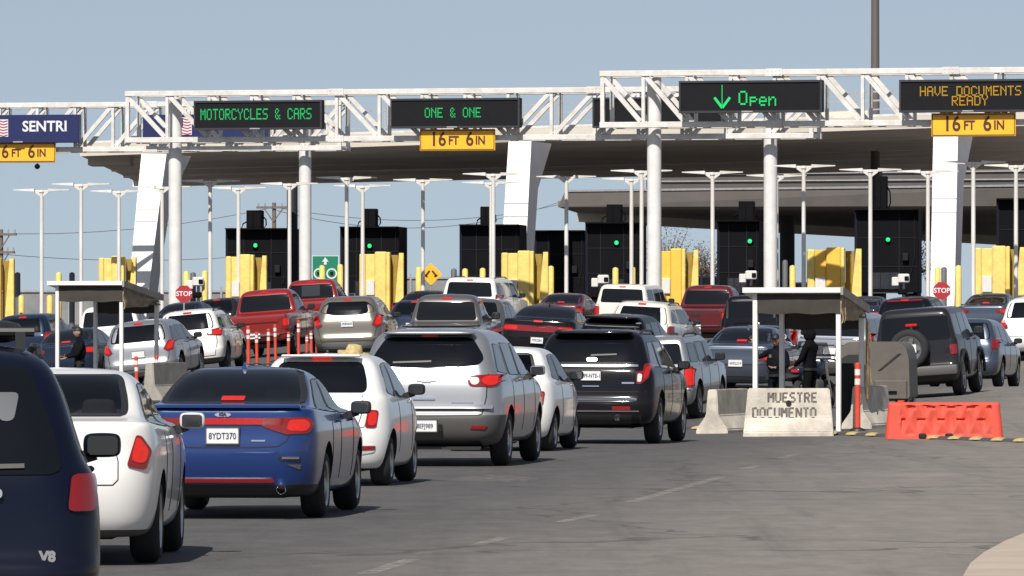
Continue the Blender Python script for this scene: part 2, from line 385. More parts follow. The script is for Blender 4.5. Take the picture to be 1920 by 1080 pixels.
def patch(bvh, outline, axis, L, name, m, parent, off=.006, nr=10, nc=12, skirt=.02, frit=0):
    ol = [tuple(p) for p in outline]; vmin = min(p[1] for p in ol); vmax = max(p[1] for p in ol)
    # rows at outline vertices heights plus uniform
    vs_rows = sorted(set([round(vmin + (vmax - vmin) * i / nr, 5) for i in range(nr + 1)] + [round(p[1], 5) for p in ol]))
    rows = [vs_rows[0]]
    for v in vs_rows[1:]:
        if v - rows[-1] > (vmax - vmin) * .012: rows.append(v)
    rows[-1] = vmax
    e = (vmax - vmin) * 1e-3
    dirs = {'R': Vector((0, 1, 0)), 'F': Vector((0, -1, 0)), '+': Vector((-1, 0, 0)), '-': Vector((1, 0, 0)), 'T': Vector((0, 0, -1))}
    d = dirs[axis]; grid = []; last = None
    for v in rows:
        vv = min(max(v, vmin + e), vmax - e); xs = []
        for i in range(len(ol)):
            a = ol[i - 1]; b = ol[i]
            if (a[1] - vv) * (b[1] - vv) < 0: xs.append(a[0] + (b[0] - a[0]) * (vv - a[1]) / (b[1] - a[1]))
        if len(xs) < 2: continue
        u0, u1 = min(xs), max(xs); row = []
        for j in range(nc + 1):
            u = u0 + (u1 - u0) * j / nc
            o = {'R': Vector((u, -3, v)), 'F': Vector((u, L + 3, v)), '+': Vector((3, u, v)), '-': Vector((-3, u, v)), 'T': Vector((u, v, 4))}[axis]
            h = bvh.ray_cast(o, d)
            if h[0] is not None:
                nrm = h[1] if h[1].dot(d) < 0 else -h[1]
                dist = (h[0] - o).dot(d)
                if last is None or abs(dist - last) < .6 or j == 0:
                    last = dist
                    nn = (nrm * .5 - d * .5).normalized()
                    row.append(h[0] + nn * off)
                    continue
            row.append(o + d * ((last if last is not None else 3.2)) - d * off)
        grid.append(row)
    mb = MB(); n = nc + 1; V = [p for r in grid for p in r]; Fs = []
    for i in range(len(grid) - 1):
        for j in range(nc): Fs.append((i * n + j, i * n + j + 1, (i + 1) * n + j + 1, (i + 1) * n + j))
    if skirt > 0:
        loop = [j for j in range(n)] + [i * n + n - 1 for i in range(1, len(grid))] + [(len(grid) - 1) * n + j for j in range(n - 2, -1, -1)] + [i * n for i in range(len(grid) - 2, 0, -1)]
        b = len(V); V += [V[i] + d * skirt for i in loop]; k = len(loop)
        for i in range(k): Fs.append((loop[i], loop[(i + 1) % k], b + (i + 1) % k, b + i))
    mb.add(V, Fs)
    me = bpy.data.meshes.new(name); me.from_pydata([tuple(v) for v in mb.v], [], mb.f); me.materials.append(m)
    bm = bmesh.new(); bm.from_mesh(me); bm.normal_update()
    nf = (len(grid) - 1) * nc
    bm.faces.ensure_lookup_table()
    tot = sum((bm.faces[i].normal.dot(d) for i in range(nf)), 0.)
    if tot > 0: bmesh.ops.reverse_faces(bm, faces=bm.faces[:nf])
    if frit:
        me.materials.append(BLACK)
        for i in range(len(grid) - 1):
            for j in range(nc):
                if i < frit or i >= len(grid) - 1 - frit or j < frit or j >= nc - frit: bm.faces[i * nc + j].material_index = 1
        for i in range(nf, len(bm.faces)): bm.faces[i].material_index = 1
    bm.to_mesh(me); bm.free(); smooth_mesh(me, 50)
    o = bpy.data.objects.new(name, me); return link(o, parent)

def strip(bvh, pts, axis, L, name, m, parent, w=.01, off=.004):
    """thin ribbon along a polyline on the body"""
    pts = [Vector(p) for p in pts]; dense = []
    for a, b in zip(pts[:-1], pts[1:]):
        k = max(2, int((b - a).length / .06))
        for i in range(k): dense.append(a.lerp(b, i / k))
    dense.append(pts[-1])
    dirs = {'R': Vector((0, 1, 0)), '+': Vector((-1, 0, 0)), '-': Vector((1, 0, 0))}; d = dirs[axis]
    V = []; Fs = []
    for i, p in enumerate(dense):
        t = (dense[min(i + 1, len(dense) - 1)] - dense[max(i - 1, 0)]).normalized(); nrm = Vector((-t.y, t.x)) * w / 2
        for sg in (-1, 1):
            q = p + nrm * sg
            o = {'R': Vector((q.x, -3, q.y)), '+': Vector((3, q.x, q.y)), '-': Vector((-3, q.x, q.y))}[axis]
            h = bvh.ray_cast(o, d)
            V.append(h[0] - d * off if h[0] is not None else (V[-1] if V else o + d * 3))
    for i in range(len(dense) - 1): Fs.append((2 * i, 2 * i + 1, 2 * i + 3, 2 * i + 2))
    b = len(V); V += [v + d * .01 for v in V]
    for i in range(len(dense) - 1):
        Fs.append((2 * i, 2 * i + 2, b + 2 * i + 2, b + 2 * i)); Fs.append((2 * i + 1, b + 2 * i + 1, b + 2 * i + 3, 2 * i + 3))
    mb = MB(); mb.add(V, Fs); return mb.build(name, m, parent)

def rbox(name, c, size, m, parent, bev=.03, sub=2, M=None, shape=None):
    """rounded lump"""
    bm = bmesh.new(); bmesh.ops.create_cube(bm, size=1.)
    bmesh.ops.subdivide_edges(bm, edges=bm.edges[:], cuts=2, use_grid_fill=True)
    for v in bm.verts:
        q = v.co * 2; k = max(abs(q.x), abs(q.y), abs(q.z)); ln = q.length
        f = (1 - bev) + bev * (k / ln) * 1.15 if ln > 0 else 1
        v.co = Vector((q.x * size[0] / 2, q.y * size[1] / 2, q.z * size[2] / 2)) * f
        if shape: v.co = shape(v.co)
    if M is not None: bm.transform(M)
    bm.transform(Matrix.Translation(c))
    me = bpy.data.meshes.new(name); bm.to_mesh(me); bm.free(); me.materials.append(m)
    tmp = bpy.data.objects.new('tmp', me); COL.objects.link(tmp)
    md = tmp.modifiers.new('s', 'SUBSURF'); md.levels = sub; md.render_levels = sub
    e = eval_mesh(tmp, name); e.name = name; bpy.data.objects.remove(tmp); bpy.data.meshes.remove(me)
    e.polygons.foreach_set('use_smooth', [True] * len(e.polygons))
    o = bpy.data.objects.new(name, e); return link(o, parent)

def make_car(kind, name, label, cat, pm, loc, yaw, L=None, W=None, H=None, hero=False, tail=None, lit=None, lit_on=True, rw=None, sw=None,
             bumper=None, bumper_mat=None, plate=True, plate_txt=None, plate_at=None, brake=None, brake_on=True, glass=GLASS, side_glass=GLASS2, style='ten',
             rails=False, mirror_mat=None, tyre_r=None, levels=None, exhaust=None, handle=True, spoiler=None, group='cars queuing toward the border booths',
             tail_mat=None, mirrors=True, clear=None, see=None, extra=None, gap=None, wiper=False, antenna=None):
    T = TPL[kind]; L = L or T['L']; W = W or T['W']; H = H or T['H']
    sy, sx, sz = L / T['L'], W / T['W'], H / T['H']
    root = empty(name, loc, yaw, label, cat, group)
    lv = levels or [(z * sz, a * sy, b * sy, w * sx, {k: (v * sz if k in ('drop', 'rise') else v * sx) for k, v in d.items()}) for z, a, b, w, d in T['levels']]
    V, Fc = cage(lv, L)
    me = bpy.data.meshes.new('cage'); me.from_pydata(V, [], Fc); me.materials.append(pm); me.materials.append(BLACK)
    bm = bmesh.new(); bm.from_mesh(me); bmesh.ops.recalc_face_normals(bm, faces=bm.faces[:]); bm.to_mesh(me); bm.free()
    tmp = bpy.data.objects.new('tmp', me); COL.objects.link(tmp)
    md = tmp.modifiers.new('s', 'SUBSURF'); md.levels = 2 if hero else 1; md.render_levels = md.levels
    em = eval_mesh(tmp, 'body')
    bvh = BVHTree.FromPolygons([v.co for v in em.vertices], [tuple(p.vertices) for p in em.polygons])
    tr = tyre_r or (.36 if kind in ('suv', 'box') else .40 if kind == 'pickup' else .325 if kind == 'sedan' else .29)
    ra, fa = T['ra'] * sy, T['fa'] * sy
    cm = MB(); cm.cur = 1
    for ya in (ra, fa):
        for sg in (-1, 1): cm.cyl((sg * (W / 2 - .30), ya, tr + .02), (sg * (W / 2 + .2), ya, tr + .02), tr + .055, n=40)
    cut = bpy.data.objects.new('cut', cm.mesh('cut', [pm, BLACK])); COL.objects.link(cut)
    bmod = tmp.modifiers.new('b', 'BOOLEAN'); bmod.object = cut; bmod.operation = 'DIFFERENCE'; bmod.solver = 'EXACT'
    body = eval_mesh(tmp, 'body'); body.name = 'body'
    bpy.data.objects.remove(tmp); bpy.data.objects.remove(cut)
    if len(body.polygons) < 200: body = em
    # split rear bumper
    bz = (bumper if bumper is not None else T['bumper'] * sz)
    bm = bmesh.new(); bm.from_mesh(body)
    fb = [f for f in bm.faces if f.calc_center_median().z < bz and f.calc_center_median().y < ra * .62 and f.material_index == 0]
    parts = []
    if fb:
        bm2 = bm.copy(); bm.faces.ensure_lookup_table(); ids = set(f.index for f in fb)
        bmesh.ops.delete(bm2, geom=[f for f in bm2.faces if f.index not in ids], context='FACES')
        bmesh.ops.delete(bm, geom=fb, context='FACES')
        m2 = bpy.data.meshes.new('bumper'); bm2.to_mesh(m2); bm2.free()
        m2.materials.append(bumper_mat or pm); m2.materials.append(BLACK); smooth_mesh(m2, 40)
        link(bpy.data.objects.new('bumper', m2), root)
    if see:
        def inside(p, poly):
            r_ = False
            for i in range(len(poly)):
                a, b = poly[i - 1], poly[i]
                if (a[1] > p[1]) != (b[1] > p[1]) and p[0] < (b[0] - a[0]) * (p[1] - a[1]) / (b[1] - a[1]) + a[0]: r_ = not r_
            return r_
        rwp = rounded(rw or [(a * sx, b * sz) for a, b in T['rw']], .07); wsp = [(a * sx, b * sz) for a, b in T['ws']]; swp = sw or [[(a * sy, b * sz) for a, b in q] for q in T['sw']]
        kill = []
        for f in bm.faces:
            c_ = f.calc_center_median(); n_ = f.normal
            if c_.z < T['sw'][0][1][1] * sz * .9: continue
            polys = []
            if c_.y < L * .45 and (n_.y < -.12): polys.append((rwp, 0))
            if c_.y > L * .4 and n_.y > .12: polys.append((wsp, 0))
            if abs(n_.x) > .5: polys += [(q, 1) for q in swp]
            for pl, ax in polys:
                pts = [((v.co.x, v.co.z) if ax == 0 else (v.co.y, v.co.z)) for v in f.verts]; ins = [inside(q, pl) for q in pts]
                if all(ins): kill.append(f); break
        bmesh.ops.delete(bm, geom=kill, context='FACES')
    bm.to_mesh(body); bm.free(); smooth_mesh(body, 40)
    if see:
        gl = SEEDARK if see == 'dark' else SEEGLASS; glass = gl; side_glass = gl
        yw = T['sw'][0][0][0] * sy; zb = T['sw'][0][1][1] * sz; rf_y = (wsp and L * .5)
        ys = [yw + (.45 if kind != 'hatch' else .25), L * .47]
        mb = MB(); mb.box((0, L * .47, zb - .32), (W * .80, L * .52, .10)); mb.box((0, yw - .15 if kind == 'sedan' else yw + .05, zb - .06), (W * .66, .5, .04)); mb.box((0, L * .69, zb - .02), (W * .74, .4, .14), bev=.04); mb.build('cabin_floor', CABIN, root)
        for y in ys:
            for x in (-.36, .36):
                xx = x * sx; Mx = Matrix.Rotation(R(-14), 4, 'X')
                st = rbox('seat', (xx, y, zb - .10), (.50, .16, .5), SEAT, root, bev=.2, sub=1, M=Mx)
                rbox('headrest', (xx, y - .12, (H - .20) if y > L * .45 else zb + .14), (.26, .11, .17), SEAT, st, bev=.3, sub=1)
        mb = MB(); mb.box((0, L * .60, H - .19), (.24, .03, .07), bev=.015); mb.bar((0, L * .605, H - .16), (0, L * .615, H - .06), .02); mb.build('inner_mirror', BLACK, root)
        mb = MB(); mb.tube([(-.36 * sx + .18 * math.cos(2 * math.pi * k / 16), L * .63, zb + .02 + .18 * math.sin(2 * math.pi * k / 16)) for k in range(17)], .016, 6); mb.build('steering_wheel', BLACK, root)
    bo = link(bpy.data.objects.new('body', body), root)
    sc = lambda o: [(a * sx, b * sz) for a, b in o]
    scs = lambda o: [(a * sy, b * sz) for a, b in o]
    nr, nc = (14, 18) if hero else (7, 8)
    # glass
    patch(bvh, rounded(rw or sc(T['rw']), .07), 'R', L, 'rear_window', glass, root, nr=nr if not see else 16, nc=nc if not see else 24, off=.007, frit=1 if see else 0)
    patch(bvh, rounded(sc(T['ws']), .06), 'F', L, 'windshield', side_glass, root, nr=6 if not see else 12, nc=8 if not see else 20, frit=1 if see else 0)
    for o in (sw or [scs(q) for q in T['sw']]):
        for ax in '+-': patch(bvh, rounded(o, .05), ax, L, 'side_window', side_glass, root, nr=10 if hero else 5, nc=14 if hero else 5, off=.006, frit=1 if hero else 0)
    # seams, handles
    if hero or True:
        for d in T['door']:
            dd = [c * sy for c in d]
            for ax in '+-':
                strip(bvh, [(dd[0], H * .25), (dd[0], T['sw'][0][1][1] * sz - .03)], ax, L, 'door_seam', GAP, root, w=.007)
    if not hero:
        wz = T['rw'][0][1] * sz
        for sg in (1, -1): strip(bvh, [(sg * .40 * W, wz - .03), (sg * .41 * W, (bz + wz) / 2), (sg * .37 * W, bz + .02)], 'R', L, 'panel_gap', GAP, root, w=.014)
        strip(bvh, [(-.37 * W, bz + .02), (.37 * W, bz + .02)], 'R', L, 'panel_gap', GAP, root, w=.016)
    if handle:
        for k, d in enumerate(T['door'][1:]):
            for ax, sg in (('+', 1), ('-', -1)):
                y = d[0] * sy - .2 * sy; z = T['sw'][0][0][1] * sz - .11 * sz
                h = bvh.ray_cast(Vector((sg * 3, y, z)), Vector((-sg, 0, 0)))
                if h[0] is not None:
                    mb = MB(); mb.box(h[0] + Vector((sg * .02, 0, 0)), (.035, .17, .03), bev=.01); mb.build('door_handle', pm if not hero else pm, root)
    # lights
    tl = tail or sc(T['tail']); ll = lit if lit is not None else (sc(T['lit']) if tail is None else None)
    for sg in (1, -1):
        o = rounded([(a * sg, b) for a, b in tl], .03)
        t = patch(bvh, o, 'R', L, 'tail_light', tail_mat or REDLENS, root, off=.014, nr=6, nc=8, skirt=.04)
        if ll: patch(bvh, rounded([(a * sg, b) for a, b in ll], .04), 'R', L, 'brake_lamp', REDLIT if lit_on else REDDIM, t, off=.02, nr=5, nc=6)
        if clear: patch(bvh, rounded([(a * sg, b) for a, b in clear], .03), 'R', L, 'clear_lens', CLEARLENS, t, off=.021, nr=4, nc=4)
    bk = brake or (T['brake'][0] * sx, T['brake'][1] * sz)
    if brake is not False:
        bw = .11; patch(bvh, rounded([(bk[0] - bw, bk[1] - .018), (bk[0] + bw, bk[1] - .018), (bk[0] + bw, bk[1] + .022), (bk[0] - bw, bk[1] + .022)], .012), 'R', L, 'high_brake_light', (REDLIT if brake_on else REDDIM), root, off=.016, nr=3, nc=6)
    # plate
    if plate:
        px, pz = plate_at or (T['plate'][0] * sx, T['plate'][1] * sz)
        h = bvh.ray_cast(Vector((px, -3, pz)), Vector((0, 1, 0))); y0 = min([q[0].y for q in [bvh.ray_cast(Vector((px + dx, -3, pz + dz)), Vector((0, 1, 0))) for dx in (-.14, 0, .14) for dz in (-.06, .06)] if q[0] is not None] or [0])
        mb = MB(); mb.box((px, y0 - .012, pz), (.305, .014, .155), bev=.006); po = mb.build('license_plate', PLATEW, root)
        mb = MB()
        fr = .01
        for (cx, cz, w_, h_) in ((0, .0775, .325, fr), (0, -.0775, .325, fr), (-.157, 0, fr, .165), (.157, 0, fr, .165)): mb.box((px + cx, y0 - .013, pz + cz), (w_, .022, h_))
        mb.build('plate_frame', DARKGREY if hero else CHROME, po)
        if plate_txt:
            vs, fs = text_verts(plate_txt, .085, sx=.78, bold=.0015)
            mb = MB(); mb.add([v + Vector((px, y0 - .0225, pz - .006)) for v in vs], fs); mb.build('plate_lettering', PLATETXT, po)
    # wheels
    tm, rm = wheel_meshes(tr, style)
    for ya in (ra, fa):
        for sg in (1, -1):
            h = bvh.ray_cast(Vector((sg * 3, ya, tr * 2 + .12)), Vector((-sg, 0, 0)))
            xw = (abs(h[0].x) if h[0] is not None else W / 2) - .135
            w = bpy.data.objects.new('wheel', tm); w.location = (sg * xw, ya, tr); w.rotation_euler = (0, 0, 0 if sg > 0 else math.pi); link(w, root)
            link(bpy.data.objects.new('rim', rm), w)
    # underside
    mb = MB(); mb.box((0, L * .5, tr * .85), (W * .62, L * .82, .16), bev=.03)
    mb.cyl((-W * .38, ra, tr), (W * .38, ra, tr), .07, n=10); mb.build('underbody', BLACK, root)
    # mirrors
    if mirrors:
        my, mz = T['mir'][0] * sy, T['mir'][1] * sz
        for sg in (1, -1):
            h = bvh.ray_cast(Vector((sg * 3, my, mz)), Vector((-sg, 0, 0))); bx = abs(h[0].x) if h[0] is not None else W / 2
            c = (sg * (bx + .135), my - .02, mz + .075)
            big = 1.25 if kind in ('pickup', 'box') else 1.
            mo = rbox('side_mirror', c, (.20, .12, .13 * big), mirror_mat or BLACK, root, bev=.45 if kind == 'hatch' else .34, sub=1 if not hero else 2)
            mb = MB(); mb.bar((sg * (bx - .03), my + .02, mz - .01), (sg * (bx + .1), my, mz + .03), .05, .07); mb.build('mirror_arm', BLACK, mo)
            mb = MB(); mb.prism([(c[0] + dx * .080, c[1] - .063, c[2] + dz * .050 * big) for dx, dz in ((-1, -.7), (-.8, -1), (.8, -1), (1, -.7), (1, .7), (.8, 1), (-.8, 1), (-1, .7))], (0, .02, 0)); mb.build('mirror_glass', MIRRORG, mo)
    if rails:
        for sg in (1, -1):
            pts = []
            for k in range(7):
                y = L * (.16 + .36 * k / 6); x = sg * W * .335
                h = bvh.ray_cast(Vector((x, y, 4)), Vector((0, 0, -1))); lift = .045 if 0 < k < 6 else .0
                if h[0] is not None: pts.append(h[0] + Vector((0, 0, lift)))
            mb = MB(); mb.tube(pts, .02, 6); mb.build('roof_rail', BLACK if rails == 'black' else DARKGREY, root, smooth=True)
    if exhaust:
        for ex in exhaust:
            mb = MB(); mb.lathe([(0, .035), (-.14, .036), (-.15, .042), (-.14, .047), (0, .046)], 'Y', 16, c=(ex[0], .16, ex[1])); mb.build('exhaust_pipe', CHROME, root, smooth=True)
    if wiper:
        strip(bvh, [(wiper[0], wiper[2]), (wiper[1], wiper[2] + .015)], 'R', L, 'wiper', BLACK, root, w=.022, off=.02)
    if antenna:
        h = bvh.ray_cast(Vector((0, antenna, 4)), Vector((0, 0, -1)))
        if h[0] is not None:
            mb = MB(); p = h[0]; mb.prism([p + Vector((0, -.08, -.01)), p + Vector((0, -.06, .065)), p + Vector((0, .0, .05)), p + Vector((0, .1, -.01))], (.001, 0, 0))
            mb = MB(); mb.add([p + Vector(q) for q in ((-.03, -.08, -.02), (.03, -.08, -.02), (.03, .1, -.02), (-.03, .1, -.02), (-.006, -.07, .065), (.006, -.07, .065))], [(0, 1, 2, 3), (0, 1, 5, 4), (1, 2, 5), (2, 3, 4, 5), (3, 0, 4)])
            mb.build('antenna_fin', pm, root)
    c = Car(); c.root = root; c.bvh = bvh; c.L = L; c.W = W; c.H = H; c.sx, c.sy, c.sz = sx, sy, sz; c.pm = pm
    return c
# ------------------------------------------------------------------ fleet table (photo px of rear centre, roof row, scale, height) used for the road surface too
FLEET = {}
def car_at(key, px, roof, s, H, zoff=None, sroof=None):
    d = F / s
    z = CH + (HZ - roof) / (sroof or F / (d + 1.8)) - H if zoff is None else zoff
    FLEET[key] = (Vector(((px - 960) / s, d, z)), H)

car_at('v8', -165, 650, 385, 1.75, 0.); car_at('white_sedan', 72, 672, 248, 1.5, 0.0); car_at('blue', 417, 686, 200, 1.43, 0.0)
car_at('fiat', 594, 661, 166, 1.5, 0.0); car_at('trav', 797, 617, 146, 1.79, 0.0); car_at('fiat2', 930, 656, 131, 1.5, 0.0)
car_at('explorer', 1106, 613, 122, 1.78, 0.02); car_at('patriot', 1222, 643, 95, 1.66)
car_at('accord', 1378, 638, 85, 1.43); car_at('bluegrey', 1412, 622, 72, 1.45); car_at('blackbox', 1408, 570, 65, 1.85)
car_at('silver_suv', 1555, 588, 82, 1.72); car_at('charger', 1004, 562, 77, 1.48); car_at('blackhatch', 1140, 581, 84, 1.62)
car_at('minivan', 1192, 563, 68, 1.75); car_at('cream', 1163, 543, 58, 1.8); car_at('maroon', 1304, 542, 60, 1.9)
car_at('redsedan', 1040, 545, 58, 1.46); car_at('tahoe', 877, 519, 58, 1.9); car_at('greypickup', 818, 550, 82, 1.82)
car_at('darksuv', 885, 555, 70, 1.62); car_at('darkroof', 778, 542, 57, 1.48); car_at('beige', 652, 557, 72, 1.7)
car_at('ram', 565, 518, 58, 1.95); car_at('f150', 480, 551, 66, 1.93); car_at('compass', 357, 583, 74, 1.65)
car_at('mpv', 264, 600, 80, 1.56); car_at('navy_sedan', 120, 621, 75, 1.45); car_at('white_pickup', 186, 578, 66, 1.88)
car_at('navy_suv', 42, 592, 64, 1.72); car_at('dark_a', 325, 571, 58, 1.5); car_at('dark_b', 404, 566, 57, 1.55)
car_at('wrangler', 1722, 574, 92, 1.84); car_at('rav4', 1801, 591, 78, 1.68); car_at('blacksuv', 1697, 546, 66, 1.7)
car_at('greysedan', 1842, 557, 60, 1.45); car_at('whitesuv', 1936, 560, 68, 1.75); car_at('whitetruck', 1952, 512, 55, 1.95)
car_at('darkcar', 1605, 545, 60, 1.45); car_at('teal', 770, 558, 64, 1.42)
for k in ('patriot',): FLEET[k][0].z = max(FLEET[k][0].z, -.15)

ctrl = [(p.x, p.y, p.z) for p, h in FLEET.values()]
for x in (-12, -4, 4, 12, 20):
    for y in (20, 40, 55, 70, 85, 100): ctrl.append((x, y, 0.))
for px, py, s in ((1480, 812, 107), (1770, 822, 115), (1350, 808, 105), (1640, 806, 106), (1900, 830, 118), (1800, 742, 93), (1900, 720, 88), (430, 684, 69), (600, 662, 67), (700, 658, 68), (312, 760, 84), (180, 760, 84)):
    p = P(px, py, s); ctrl.append((p.x, p.y, p.z))
C = np.array(ctrl)
def trend(y): return np.interp(y, [0, 108, 150, 175, 200, 225, 260, 330, 600], [0, 0, .22, .42, .8, 1.25, 1.6, 1.8, 1.8])
def kern(a, b):
    d2 = ((a[:, None, 0] - b[None, :, 0]) / 8.5) ** 2 + ((a[:, None, 1] - b[None, :, 1]) / 14.) ** 2
    return np.exp(-.5 * d2)
KK = kern(C, C) + np.eye(len(C)) * .10
AL = np.linalg.solve(KK, C[:, 2] - trend(C[:, 1]))
def gz(x, y):
    q = np.array([[x, y]], dtype=float)
    return float(trend(q[:, 1])[0] + (kern(q, C) @ AL)[0])

def build_ground():
    xs = list(np.arange(-34, 44.1, 1.0)); ys = list(np.arange(14, 290.1, 1.5))
    xs = [-4000, -1200, -400, -150, -70, -45] + xs + [55, 80, 160, 400, 1200, 4000]
    ys = [-4000, -800, -200, -60, -20, 0, 8] + ys + [300, 330, 380, 480, 700, 1200, 2500, 6000]
    X, Y = np.meshgrid(xs, ys); Q = np.stack([X.ravel(), Y.ravel()], 1)
    Z = trend(Q[:, 1]) + kern(Q, C) @ AL
    V = np.column_stack([Q, Z]); n = len(xs)
    Fs = [(i * n + j, i * n + j + 1, (i + 1) * n + j + 1, (i + 1) * n + j) for i in range(len(ys) - 1) for j in range(n - 1)]
    me = bpy.data.meshes.new('road'); me.from_pydata([tuple(v) for v in V], [], Fs); me.polygons.foreach_set('use_smooth', [True] * len(Fs))
    m = bpy.data.materials.new('asphalt'); m.use_nodes = True; nt = m.node_tree; b = nt.nodes['Principled BSDF']; N = nt.nodes.new; LK = nt.links.new
    g = N('ShaderNodeNewGeometry'); sp = N('ShaderNodeSeparateXYZ'); LK(g.outputs['Position'], sp.inputs[0])
    def noise(scale, stretch=(1, 1, 1), detail=6, rough=.6, rot=0.):
        mp = N('ShaderNodeMapping'); mp.inputs['Scale'].default_value = stretch; mp.inputs['Rotation'].default_value = (0, 0, rot)
        LK(g.outputs['Position'], mp.inputs['Vector'])
        n = N('ShaderNodeTexNoise'); n.inputs['Scale'].default_value = scale; n.inputs['Detail'].default_value = detail; n.inputs['Roughness'].default_value = rough
        LK(mp.outputs[0], n.inputs['Vector']); return n.outputs['Fac']
    def math_(op, a, c, clamp=False):
        q = N('ShaderNodeMath'); q.operation = op; q.use_clamp = clamp
        for i, v in enumerate((a, c)):
            if isinstance(v, (int, float)): q.inputs[i].default_value = v
            else: LK(v, q.inputs[i])
        return q.outputs[0]
    def ramp(v, a, c, lo=0., hi=1.):
        q = N('ShaderNodeMapRange'); q.interpolation_type = 'SMOOTHSTEP'
        q.inputs['From Min'].default_value = a; q.inputs['From Max'].default_value = c; q.inputs['To Min'].default_value = lo; q.inputs['To Max'].default_value = hi
        LK(v, q.inputs['Value']); return q.outputs['Result']
    def mixc(f, a, c):
        q = N('ShaderNodeMix'); q.data_type = 'RGBA'
        if isinstance(f, float): q.inputs['Factor'].default_value = f
        else: LK(f, q.inputs['Factor'])
        for k, v in (('A', a), ('B', c)):
            if isinstance(v, tuple): q.inputs[k].default_value = (*v, 1)
            else: LK(v, q.inputs[k])
        return q.outputs['Result']
    # distance right of the queue lane (lane runs along ~6 deg to the right): older, paler asphalt on that side
    lat = math_('SUBTRACT', sp.outputs['X'], math_('MULTIPLY', math_('SUBTRACT', sp.outputs['Y'], 54.), .105))
    lat2 = math_('ADD', lat, math_('MULTIPLY', math_('SUBTRACT', noise(.35, (1, .25, 1)), .5), 2.2))
    side = ramp(lat2, -3.2, 2.6)
    big = noise(.22, (1, .3, 1), 8, .7)
    fine = noise(2.2, (1, .35, 1), 8, .75)
    dark = mixc(ramp(fine, .3, .75), (.047, .0455, .046), (.076, .0735, .073))
    light = mixc(ramp(fine, .3, .75), (.142, .127, .114), (.198, .178, .159))
    col = mixc(side, dark, light)
    # long streaks, tyre darkening and pale dusty patches
    st = noise(.8, (2.2, .06, 1), 6, .65, .1)
    col = mixc(math_('MULTIPLY', ramp(st, .5, .72), .4), col, (.05, .047, .045))
    st2 = noise(.55, (.25, 1.3, 1), 7, .7, .06)
    col = mixc(math_('MULTIPLY', ramp(st2, .54, .72), .5), col, (.06, .055, .052))
    col = mixc(math_('MULTIPLY', ramp(big, .52, .72), math_('MULTIPLY', side, .55)), col, (.26, .225, .19))
    # sealed cracks running across
    vo = N('ShaderNodeTexVoronoi'); vo.feature = 'DISTANCE_TO_EDGE'; mp = N('ShaderNodeMapping'); mp.inputs['Scale'].default_value = (.12, .085, 0); LK(g.outputs['Position'], mp.inputs[0])
    wob = N('ShaderNodeTexNoise'); wob.inputs['Scale'].default_value = .8; LK(g.outputs['Position'], wob.inputs['Vector'])
    va = N('ShaderNodeVectorMath'); va.operation = 'MULTIPLY_ADD'; va.inputs[1].default_value = (.25, .25, 0); LK(wob.outputs['Color'], va.inputs[0]); LK(mp.outputs[0], va.inputs[2])
    LK(va.outputs[0], vo.inputs['Vector']); vo.inputs['Scale'].default_value = 1.
    crack = ramp(vo.outputs['Distance'], .003, .009, 1., 0.)
    col = mixc(math_('MULTIPLY', crack, .6), col, (.035, .033, .032))
    grain = noise(38., (1, 1, 1), 3, .7)
    col = mixc(math_('MULTIPLY', ramp(grain, .5, .8), .36), col, (.28, .25, .22))
    spk = noise(11., (1, .6, 1), 5, .8)
    col = mixc(math_('MULTIPLY', ramp(spk, .55, .78), .5), col, (.045, .042, .04))
    col = mixc(math_('MULTIPLY', ramp(noise(7., (1.3, .5, 1), 6, .8), .58, .8), .35), col, (.27, .24, .205))
    LK(col, b.inputs['Base Color']); b.inputs['Roughness'].default_value = .85
    bp = N('ShaderNodeBump'); bp.inputs['Strength'].default_value = .35; bp.inputs['Distance'].default_value = .01
    LK(grain, bp.inputs['Height']); LK(bp.outputs[0], b.inputs['Normal'])
    me.materials.append(m)
    o = bpy.data.objects.new('road', me); tag(link(o), kind='structure')
    return o
build_ground()

def drape(poly, name, m, off=.005, step=.6):
    """flat painted sheet following the road: poly = world xy outline, convex-ish strip given as two edge lists"""
    a, b = poly; V = []; Fs = []
    n = len(a)
    for p, q in zip(a, b):
        for x, y in (p, q): V.append((x, y, gz(x, y) + off))
    for i in range(n - 1): Fs.append((2 * i, 2 * i + 1, 2 * i + 3, 2 * i + 2))
    mb = MB(); mb.add(V, Fs); o = mb.build(name, m); return o

def paint_mark(name, col, cover):
    m = bpy.data.materials.new(name); m.use_nodes = True; nt = m.node_tree; b = nt.nodes['Principled BSDF']
    b.inputs['Base Color'].default_value = (*col, 1); b.inputs['Roughness'].default_value = .8
    g = nt.nodes.new('ShaderNodeNewGeometry'); n = nt.nodes.new('ShaderNodeTexNoise'); n.inputs['Scale'].default_value = 5; n.inputs['Detail'].default_value = 8; n.inputs['Roughness'].default_value = .8
    nt.links.new(g.outputs['Position'], n.inputs['Vector']); r = nt.nodes.new('ShaderNodeMapRange')
    r.inputs['From Min'].default_value = .66 - cover * .35; r.inputs['From Max'].default_value = .95 - cover * .35
    r.inputs['To Max'].default_value = .75
    nt.links.new(n.outputs['Fac'], r.inputs['Value']); nt.links.new(r.outputs['Result'], b.inputs['Alpha']); return m
WORN = paint_mark('worn_white_paint', (.5, .46, .41), .62)
WORN2 = paint_mark('dusty_patch', (.42, .37, .31), .5)
def ground_px(px, py):   # near flat part of the road
    s = (py - HZ) / CH
    for _ in range(6): s = (py - HZ) / (CH - gz((px - 960) / s, F / s))
    return Vector(((px - 960) / s, F / s))
